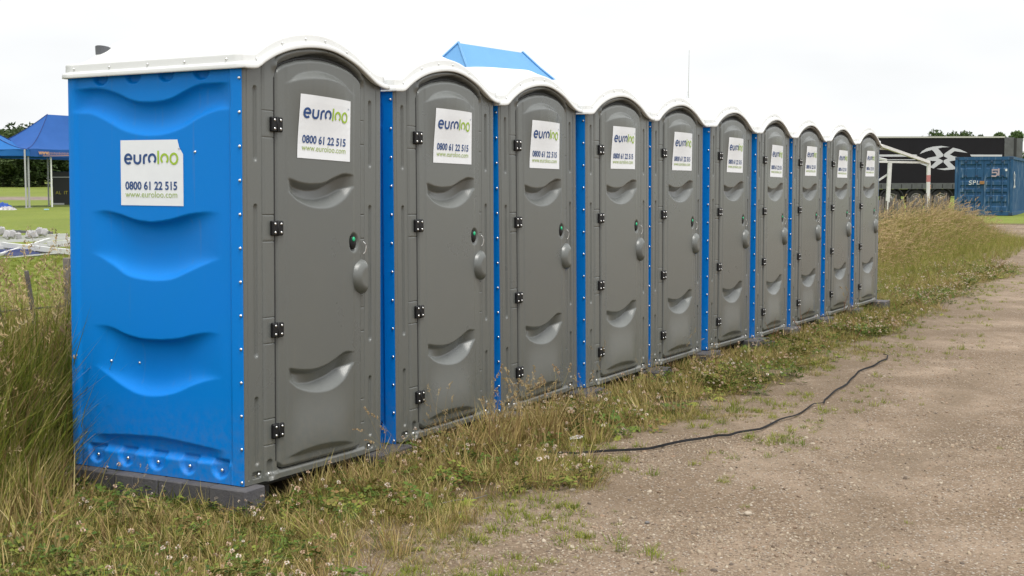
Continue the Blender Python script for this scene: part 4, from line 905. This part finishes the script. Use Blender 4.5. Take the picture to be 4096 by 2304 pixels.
w = P(186, 838, 42.5); b = MB().box(-.08, .08, -.03, .03, 0, .04, 0, .01); o = lone('litter', b, mat('pale_blue', (.3, .5, .6), .5), 'small pale blue object dropped on the lawn under the gazebo', 'litter'); o.location = (w.x, w.y, g0(w.x, w.y)+.02)
# black show cabinet under the gazebo
w = P(246, 815, 48.5); z = g0(w.x, w.y); r = empty('black_cabinet', (w.x, w.y, z), (0, 0, .2)); M_CAB = mat('black_board', (.012, .012, .013), .5)
MB().box(-.30, .55, 0, .5, .05, 1.30, 0, .02).build('body', M_CAB, r)
V, F = text_mesh('AL  IT', .17, .0); MB().add([(-.2+x, -.004, .45+y) for x, y in V], F).build('lettering', mat('yellow_paint', (.42, .36, .03), .6), r)
MB().box(-.30, .55, -.02, 0, 1.07, 1.10).build('trim', M_LEG, r); MB().box(-.30, .1, -.02, .0, .06, .12).build('kick_strip', M_LEG, r)
tag(r, 'tall black cabinet with yellow letters standing under the royal blue gazebo', 'cabinet')

# ------------------------------------------------------------------ white marquee frame right of the row
M_FR = mat('white_frame', (.66, .66, .64), .5, noise=(6, (.45, .44, .42), .6)); M_RED = mat('red_band', (.42, .16, .15), .6)
cP = P(3715, 651, 40); zc = g0(cP.x, cP.y); r = empty('marquee_frame', (cP.x, cP.y, zc)); T = lambda px, py, Y: P(px, py, Y)-Vector((cP.x, cP.y, zc))
top = T(3715, 651, 40); bot = Vector((top.x, top.y, -.05)); MB().beam(bot, top, .095).build('post', M_FR, r)
k = MB().beam(Vector((top.x, top.y, top.z*.72)), Vector((top.x, top.y, top.z*.82)), .10); k.build('red_label', M_RED, r)
t2 = T(3560, 646, 38.5); b2 = Vector((t2.x-.08, t2.y, -.05)); MB().beam(b2, t2, .10).build('post', M_FR, r)
MB().beam(T(3300, 642, 38), T(3718, 651, 40), .06).build('eave_rail', M_FR, r)
MB().beam(T(3430, 550, 37), T(3716, 649, 40), .085).build('rafter', M_FR, r)
MB().beam(T(3430, 592, 37), T(3570, 597, 38.6), .05).build('brace', M_FR, r)
MB().beam(T(3430, 615, 42), T(3545, 640, 40), .06).build('rafter', M_FR, r)
MB().beam(T(3440, 770, 38.6), T(3558, 693, 38.6), .05).build('brace', M_FR, r)
tag(r, 'bare white marquee frame of posts and rafters without its cover', 'marquee frame')

# ------------------------------------------------------------------ black curtain trailer
M_TR = mat('black_curtain', (.010, .009, .011), .75, spec=.2, noise=(1.5, (.015, .014, .017), .7)); M_TRAIL = mat('trailer_grey', (.10, .105, .105), .6, noise=(3, (.05, .05, .05), .7)); M_RAIL = mat('pale_rail', (.42, .41, .36), .6)
M_PRINT = mat('silver_print', (.50, .50, .52), .5); M_TYRE = mat('tyre', (.022, .021, .021), .85); M_RIM = mat('rim', (.30, .29, .27), .5, metal=.5, noise=(8, (.1, .09, .08), .8)); M_MARK = mat('amber_lamp', (.8, .22, .01), .4); M_CHAS = mat('chassis', (.02, .02, .02), .8)
a_, b_ = P(2950, 553, 66), P(4018, 549, 66.5); z0 = .55; rA = Vector((a_.x, a_.y, z0)); dv = Vector((b_.x-a_.x, b_.y-a_.y)); Lt = dv.length; yaw = math.atan2(dv.y, dv.x)
r = empty('curtain_trailer', rA, (0, 0, yaw)); hb, ht = 1.10, b_.z-z0
def tl(px, py):  # a point on the side of the trailer, from the logo drawing
    k = F_PX/66.3; return ((px-2950)/k*(Lt/(1068/k)), (1.52+(769-py)/k)-z0)
MB().box(0, Lt, 0, 2.5, hb, ht, 0, .02).build('body', M_TR, r)
MB().box(-.01, Lt+.01, -.03, 2.53, ht-.03, ht+.05).build('roof_rail', M_RAIL, r)
MB().box(0, Lt, -.04, -.005, hb-.02, hb+.28).build('side_rail', M_TRAIL, r)
b = MB()
for i in range(1, 26): b.box(i*Lt/26-.02, i*Lt/26+.02, -.05, -.042, hb+.02, hb+.22)
b.build('curtain_buckles', M_CHAS, r)
MB().box(0.5, Lt-.2, .25, 2.2, .70, hb-.03).build('chassis', M_CHAS, r)
MB().box(Lt+.004, Lt+.50, -.02, .05, hb-.2, ht).build('rear_post', M_TRAIL, r); MB().box(Lt+.5, Lt+.62, -.05, .06, hb-.2, ht-.04).build('door_bar', M_CHAS, r)
MB().box(Lt+.62, Lt+.95, -.02, .05, hb-.2, ht-.05).build('rear_panel', M_TRAIL, r); MB().box(Lt+.01, Lt+.93, .06, 2.5, hb-.2, ht-.06).build('rear_body', M_TRAIL, r)
for px in (3569, 3670, 3768):
    x, z = tl(px, 800); zc_ = .55; wr = empty('wheel', (x, .15, zc_)); wr.parent = r
    MB().lathe([(.25, .30), (.50, .30), (.525, .25), (.53, .0), (.525, -.06), (.49, -.10), (.33, -.10), (.30, -.06)], (0, 0, 0), 'y', 28).build('tyre', M_TYRE, wr, True)
    MB().lathe([(.31, -.05), (.31, -.075), (.27, -.06), (.22, -.02), (.13, -.03), (.12, -.13), (.09, -.16), (.03, -.165)], (0, -.02, 0), 'y', 24).build('rim', M_RIM, wr, True)
    for k in range(8): a = k*math.pi/4; MB().lathe([(.02, 0), (.02, -.03), (.012, -.035)], (.17*math.cos(a), -.05, .17*math.sin(a)), 'y', 6).build('wheel_nut', M_STEEL, wr)
    b = MB(); b.tube([(x+.62*math.cos(t), .0, zc_+.60*math.sin(t)) for t in np.linspace(.25, math.pi-.25, 14)], .035, 4); b.tube([(x+.62*math.cos(t), .28, zc_+.60*math.sin(t)) for t in np.linspace(.25, math.pi-.25, 14)], .035, 4); b.build('mudguard', M_CHAS, r)
for px, py in ((3719, 748), (3719, 757)): x, z = tl(px, py); MB().box(x-.05, x+.06, -.075, -.045, z-.035, z+.035, 0, .008).build('marker_lamp', M_MARK, r)
# printed stripes and emblem, points read in the photo's crop: (3480 + x/3.02, 480 + y/3.02)
def poly(pts, nm='emblem'):
    q = [tl(3480+x/3.0195, 480+y/3.0195) for x, y in pts]; b = MB(); b.add([(x, -.006, z) for x, z in q], [tuple(range(len(q)))[::-1]]); o = b.build(nm, M_PRINT, r); return o
poly([(-1400, 432), (555, 434), (575, 447), (500, 460), (-1400, 456)], 'stripe'); poly([(1210, 436), (1600, 438), (1600, 460), (1228, 460)], 'stripe'); poly([(-1400, 490), (535, 492), (555, 500), (-1400, 498)], 'stripe')
poly([(600, 428), (625, 395), (680, 360), (760, 340), (860, 331), (960, 346), (870, 350), (820, 362), (888, 437), (880, 458), (826, 480), (880, 505), (880, 525), (770, 602), (700, 580), (595, 540), (655, 545), (745, 570), (800, 515), (745, 510), (655, 498), (700, 475), (805, 455), (770, 400), (745, 380), (670, 400)])
poly([(893, 435), (905, 420), (1000, 353), (1090, 375), (1182, 416), (1100, 405), (1020, 395), (965, 435), (1010, 455), (1075, 470), (1150, 490), (1070, 498), (985, 512), (960, 520), (1030, 585), (1110, 600), (1000, 615), (900, 622), (805, 606), (900, 600), (950, 590), (890, 530), (890, 505), (942, 480), (893, 458)])
tag(r, 'long black curtain-sided trailer with silver tribal emblem and three axles', 'lorry trailer')

# ------------------------------------------------------------------ blue shipping container
def cont_mat():
    M = mat('container_blue', (.025, .085, .19), .7, spec=.2); t = M.node_tree; p = t.nodes['Principled BSDF']; tcn = N(t, 'ShaderNodeTexCoord')
    mpn = N(t, 'ShaderNodeMapping'); mpn.inputs['Scale'].default_value = (9, 9, .8); t.links.new(tcn.outputs['Object'], mpn.inputs[0]); n = N(t, 'ShaderNodeTexNoise'); n.inputs['Scale'].default_value = 1.6; n.inputs['Detail'].default_value = 5; t.links.new(mpn.outputs[0], n.inputs[0])
    rr = N(t, 'ShaderNodeMapRange'); rr.inputs[1].default_value = .56; rr.inputs[2].default_value = .72; rr.inputs[4].default_value = .75; t.links.new(n.outputs[0], rr.inputs[0])
    n2 = N(t, 'ShaderNodeTexNoise'); n2.inputs['Scale'].default_value = 1.3; n2.inputs['Detail'].default_value = 6; t.links.new(tcn.outputs['Object'], n2.inputs[0])
    x = N(t, 'ShaderNodeMix', data_type='RGBA'); x.inputs[6].default_value = (.018, .062, .145, 1); x.inputs[7].default_value = (.032, .10, .20, 1); t.links.new(n2.outputs[0], x.inputs[0])
    y = N(t, 'ShaderNodeMix', data_type='RGBA'); t.links.new(rr.outputs[0], y.inputs[0]); t.links.new(x.outputs[2], y.inputs[6]); y.inputs[7].default_value = (.20, .27, .34, 1); t.links.new(y.outputs[2], p.inputs['Base Color']); return M
M_CON = cont_mat(); M_COND = mat('container_dark', (.012, .04, .09), .6); M_GRAF = mat('white_graffiti', (.65, .66, .66), .6); M_PINK = mat('pink_graffiti', (.38, .30, .33), .6); M_BRN = mat('lock_box_brown', (.28, .14, .05), .7)
fR = P(4048, 862, 57.0); ldir = Vector((.40+.105, 1)).normalized(); wdir = Vector((-ldir.y, ldir.x))   # along the container; across it to the left
zc = fR.z; o0 = Vector((fR.x, fR.y))+wdir*2.44; yaw = math.atan2(-wdir.y, -wdir.x)
r = empty('shipping_container', (o0.x, o0.y, zc), (0, 0, yaw)); CW, CL, CH = 2.44, 6.06, 2.59
b = MB()
for x in (0, CW-.12): b.box(x, x+.12, 0, .12, 0, CH).box(x, x+.12, CL-.12, CL, 0, CH)
b.box(.12, CW-.12, 0, .1, 0, .16).box(.12, CW-.12, 0, .1, CH-.14, CH).box(0, .1, .12, CL-.12, 0, .16).box(CW-.1, CW, .12, CL-.12, 0, .16).box(CW-.1, CW, .12, CL-.12, CH-.12, CH).box(0, .1, .12, CL-.12, CH-.12, CH)
b.build('corner_frame', M_CON, r)
for x in (0, CW-.16):
    for z in (0, CH-.12): MB().box(x-.006, x+.166, -.008, .15, z-.006, z+.126, 0, .012).build('corner_casting', M_COND, r)
for s in (0, 1):
    x0 = .125+s*(CW/2-.125)+.006; x1 = x0+CW/2-.14; zs = [.17, .42, .52, .78, .86, 1.02, 1.08, 1.26, 1.34, 1.50, 1.58, 1.98, 2.06, 2.44]; b = MB(); prof = []
    for i, z in enumerate(zs):
        pass
    seq = [(.17, .03), (.36, .03), (.42, .075), (.56, .075), (.62, .03), (.86, .03), (.91, .075), (1.0, .075), (1.05, .03), (1.16, .03), (1.21, .075), (1.30, .075), (1.35, .03), (1.50, .03), (1.55, .075), (1.64, .075), (1.69, .03), (2.06, .03), (2.12, .075), (2.22, .075), (2.28, .03), (2.445, .03)]
    V = []; 
    for z, y in seq: V += [(x0, .03, z), (x0+.09, .03, z), (x0+.12, y, z), (x1-.12, y, z), (x1-.09, .03, z), (x1, .03, z)]
    F = [(6*i+k, 6*i+k+1, 6*i+7+k, 6*i+6+k) for i in range(len(seq)-1) for k in range(5)]
    d = obj('door', V, F, M_CON, r)
    for xx in (x0+.32, x1-.30): MB().tube([(xx, .005, .10), (xx, .005, CH-.08)], .022, 8).build('lock_rod', M_CON, d)
    for z in (.20, .80, 1.75, 2.38):
        for xx in (x0+.32, x1-.30): MB().box(xx-.05, xx+.05, -.03, .03, z-.04, z+.04, 0, .008).build('rod_bracket', M_COND, d)
    MB().box(x0+.28, x0+.62, -.02, .0, 1.12, 1.16).build('handle', M_COND, d)
MB().box(1.06, 1.26, -.07, .0, 1.38, 1.52, 0, .01).build('lock_box', M_BRN, r)
side = MB(); n = 26; V = []
for i in range(n):
    y0 = .12+(CL-.24)*i/n; p = (CL-.24)/n
    for dy, dx in ((0, 0), (.18, 0), (.38, .036), (.68, .036), (.88, 0)): V += [(CW-.03-dx, y0+dy*p, .16), (CW-.03-dx, y0+dy*p, CH-.12)]
V += [(CW-.03, CL-.12, .16), (CW-.03, CL-.12, CH-.12)]; side.add(V, [(2*i, 2*i+2, 2*i+3, 2*i+1) for i in range(len(V)//2-1)]); side.build('side_panel', M_CON, r)
MB().box(.03, .06, .12, CL-.12, .16, CH-.12).build('side_panel', M_CON, r); MB().box(.05, CW-.05, .1, CL-.05, CH-.06, CH-.02).build('roof', M_CON, r); MB().box(.1, CW-.1, CL-.06, CL-.03, .1, CH-.1).build('end_panel', M_CON, r)
def strokes(name, ps, w, x0, z0, s, m_, y=-.0, parent=r, side_=False):
    b = MB()
    for p in ps:
        V, F = ribbon(p, w); b.add([((CW-.005, .12+x0+x*s, z0+z*s) if side_ else (x0+x*s, y, z0+z*s)) for x, z in V], F)
    o = b.build(name, m_, parent); o['kind'] = 'stuff'; return o
Sg = [(.8, .9), (.4, 1.0), (.1, .8), (.2, .55), (.6, .45), (.7, .2), (.4, 0), (0, .1)]; Pg = [(1.1, 0), (1.15, .95), (1.7, .95), (1.75, .6), (1.15, .45)]; Lg = [(2.2, 1.0), (2.05, .05), (2.75, .1)]
strokes('graffiti_lettering', [Sg, Pg, Lg], .17, .60, 1.37, .17, M_GRAF, -.035)
strokes('graffiti_number', [[(.9, 1), (.1, 1), (.1, .55), (.7, .6), (.9, .3), (.6, 0), (0, .05)], [(1.05, 1.2), (1.05, .1)]], .24, 1.55, 1.73, .28, M_PINK, -.035)
strokes('graffiti_lettering', [[(x, z*1.8) for x, z in Sg], [(x-1.0, z*1.6) for x, z in Lg]], .30, .35, 1.22, .38, M_GRAF, side_=True)
MB().box(2.12, 2.20, -.036, -.03, 1.95, 2.05).build('paper_label', M_GRAF, r)
tag(r, 'weathered blue shipping container with graffiti on its doors, in front of the trailer', 'shipping container')

# ------------------------------------------------------------------ trees
M_LEAF = ramp_mat('leaves', [(.045, .075, .02), (.07, .11, .03), (.035, .06, .018), (.09, .125, .04)], trans=.25); M_LEAF2 = ramp_mat('pale_leaves', [(.10, .16, .05), (.14, .19, .07), (.08, .13, .05)], trans=.3); M_BARK = mat('bark', (.07, .055, .04), .9)
def crown_mesh(name, w, h, n, leaf, m_, seed, low=.0):
    rg = random.Random(seed); b = MB(); lobes = []
    for k in range(16): a = rg.uniform(0, 6.28); rr = w*.5*rg.random()**.6*.72; z = h*(low+(1-low)*rg.uniform(.18, .86)); lobes.append((rr*math.cos(a), rr*math.sin(a), z, w*rg.uniform(.13, .24)*(1.15-.5*z/h)))
    for i in range(n):
        l = rg.choice(lobes); d = Vector((rg.gauss(0, 1), rg.gauss(0, 1), rg.gauss(0, 1))).normalized(); k = rg.random()**.35; c = Vector(l[:3])+d*l[3]*k
        if c.z < 0: continue
        s = leaf*rg.uniform(.6, 1.3); t = Vector((rg.gauss(0, 1), rg.gauss(0, 1), rg.gauss(0, .6))).normalized(); q = t.cross(Vector((rg.gauss(0, 1), rg.gauss(0, 1), rg.gauss(0, 1)))).normalized()
        b.add([tuple(c-t*s), tuple(c-q*s*.5), tuple(c+t*s), tuple(c+q*s*.5)], [(0, 1, 2, 3)])
    return b.build(name, m_, None, False)
def tree_proto(i, w, h, n, leaf, m_, low=0.):
    r = empty('tree'); c = crown_mesh('crown', w, h, n, leaf, m_, i, low); c.parent = r
    b = MB(); b.tube([(0, 0, -.4), (.05, 0, h*.35), (0, .1, h*.7)], [w*.035, w*.025, w*.01], 8)
    for k in range(5): a = k*1.3; b.tube([(.03, 0, h*(.2+.08*k)), (math.cos(a)*w*.28, math.sin(a)*w*.28, h*(.42+.08*k))], [w*.014, w*.005], 6)
    b.build('trunk', M_BARK, r); return r
TP = [tree_proto(i, 8, 6.2, 9000, .19, M_LEAF) for i in range(3)]+[tree_proto(9, 5, 7, 5000, .17, M_LEAF2, .35)]
used = set()
def put_tree(k, px, Y, topy, label, wscale=1.0, group=None):
    o = TP[k] if k not in used else copy_tree(TP[k]); used.add(k); w = P(px, 769, Y); z = g0(w.x, w.y)-.2; topz = P(px, topy, Y).z; hh = {0: 6.2, 1: 6.2, 2: 6.2, 3: 7.}[k]*.97; s = (topz-z)/hh
    o.location = (w.x, w.y, z); o.scale = (s*wscale, s*wscale, s); o.rotation_euler = (0, 0, R.uniform(0, 6)); tag(o, label, 'tree', group)
GL = 'hedgerow trees beyond the field on the left'
put_tree(0, -40, 104, 520, 'dark hedgerow tree at the left edge, behind the cut-off gazebo', 1.25, GL); put_tree(1, 75, 108, 505, 'hedgerow tree rising between the two gazebo roofs', 1.2, GL); put_tree(2, 165, 106, 470, 'tallest hedgerow tree, its rounded top beside the royal blue roof', 1.15, GL)
put_tree(0, 250, 107, 500, 'hedgerow tree seen only below the royal blue gazebo, near the black cabinet', 1.25, GL); put_tree(1, 330, 110, 510, 'hedgerow tree mostly hidden by the blue side of the nearest toilet', 1.2, GL); put_tree(2, 20, 100, 600, 'lower bush in the hedgerow under the cut-off gazebo', 1.8, GL); put_tree(1, 130, 99, 610, 'lower bush in the hedgerow seen between the white gazebo legs', 1.8, GL); put_tree(0, 225, 100, 605, 'lower bush in the hedgerow left of the black cabinet', 1.8, GL)
GR = 'trees whose tops show over the trailer'
put_tree(2, 3755, 122, 524, 'dark tree top left of centre over the trailer roof', .75, GR); put_tree(0, 3795, 124, 529, 'second dark tree top, close to the right of the first over the trailer', .7, GR); put_tree(1, 3858, 126, 526, 'small tree top alone over the middle of the trailer roof', .5, GR)
put_tree(3, 3955, 128, 520, 'pale green tree top over the right part of the trailer', 1.0, GR); put_tree(3, 4008, 126, 516, 'pale green rounded tree top by the rear end of the trailer', 1.1, GR); put_tree(2, 4110, 112, 585, 'dark green tree at the right edge, behind the container', 1.2, GR)

# ------------------------------------------------------------------ thin mast behind the row
w = P(2752, 420, 62); z = g0(w.x, w.y); t_ = P(2757, 200, 62).z; r = empty('radio_mast', (w.x, w.y, z)); M_MAST = mat('pale_mast', (.5, .5, .5), .5)
MB().tube([(0, 0, 0), (0, 0, (t_-z)*.6), (.04, 0, t_-z)], [.028, .02, .010], 6).build('pole', M_MAST, r)
for a in (.4, 2.5, 4.6): MB().tube([(0, 0, (t_-z)*.75), (math.cos(a)*1.6, math.sin(a)*1.6, 0)], .004, 3).build('guy_wire', M_MAST, r)
tag(r, 'thin pale pole mast rising behind the middle of the toilet row', 'mast')
for k in TP:
    pass
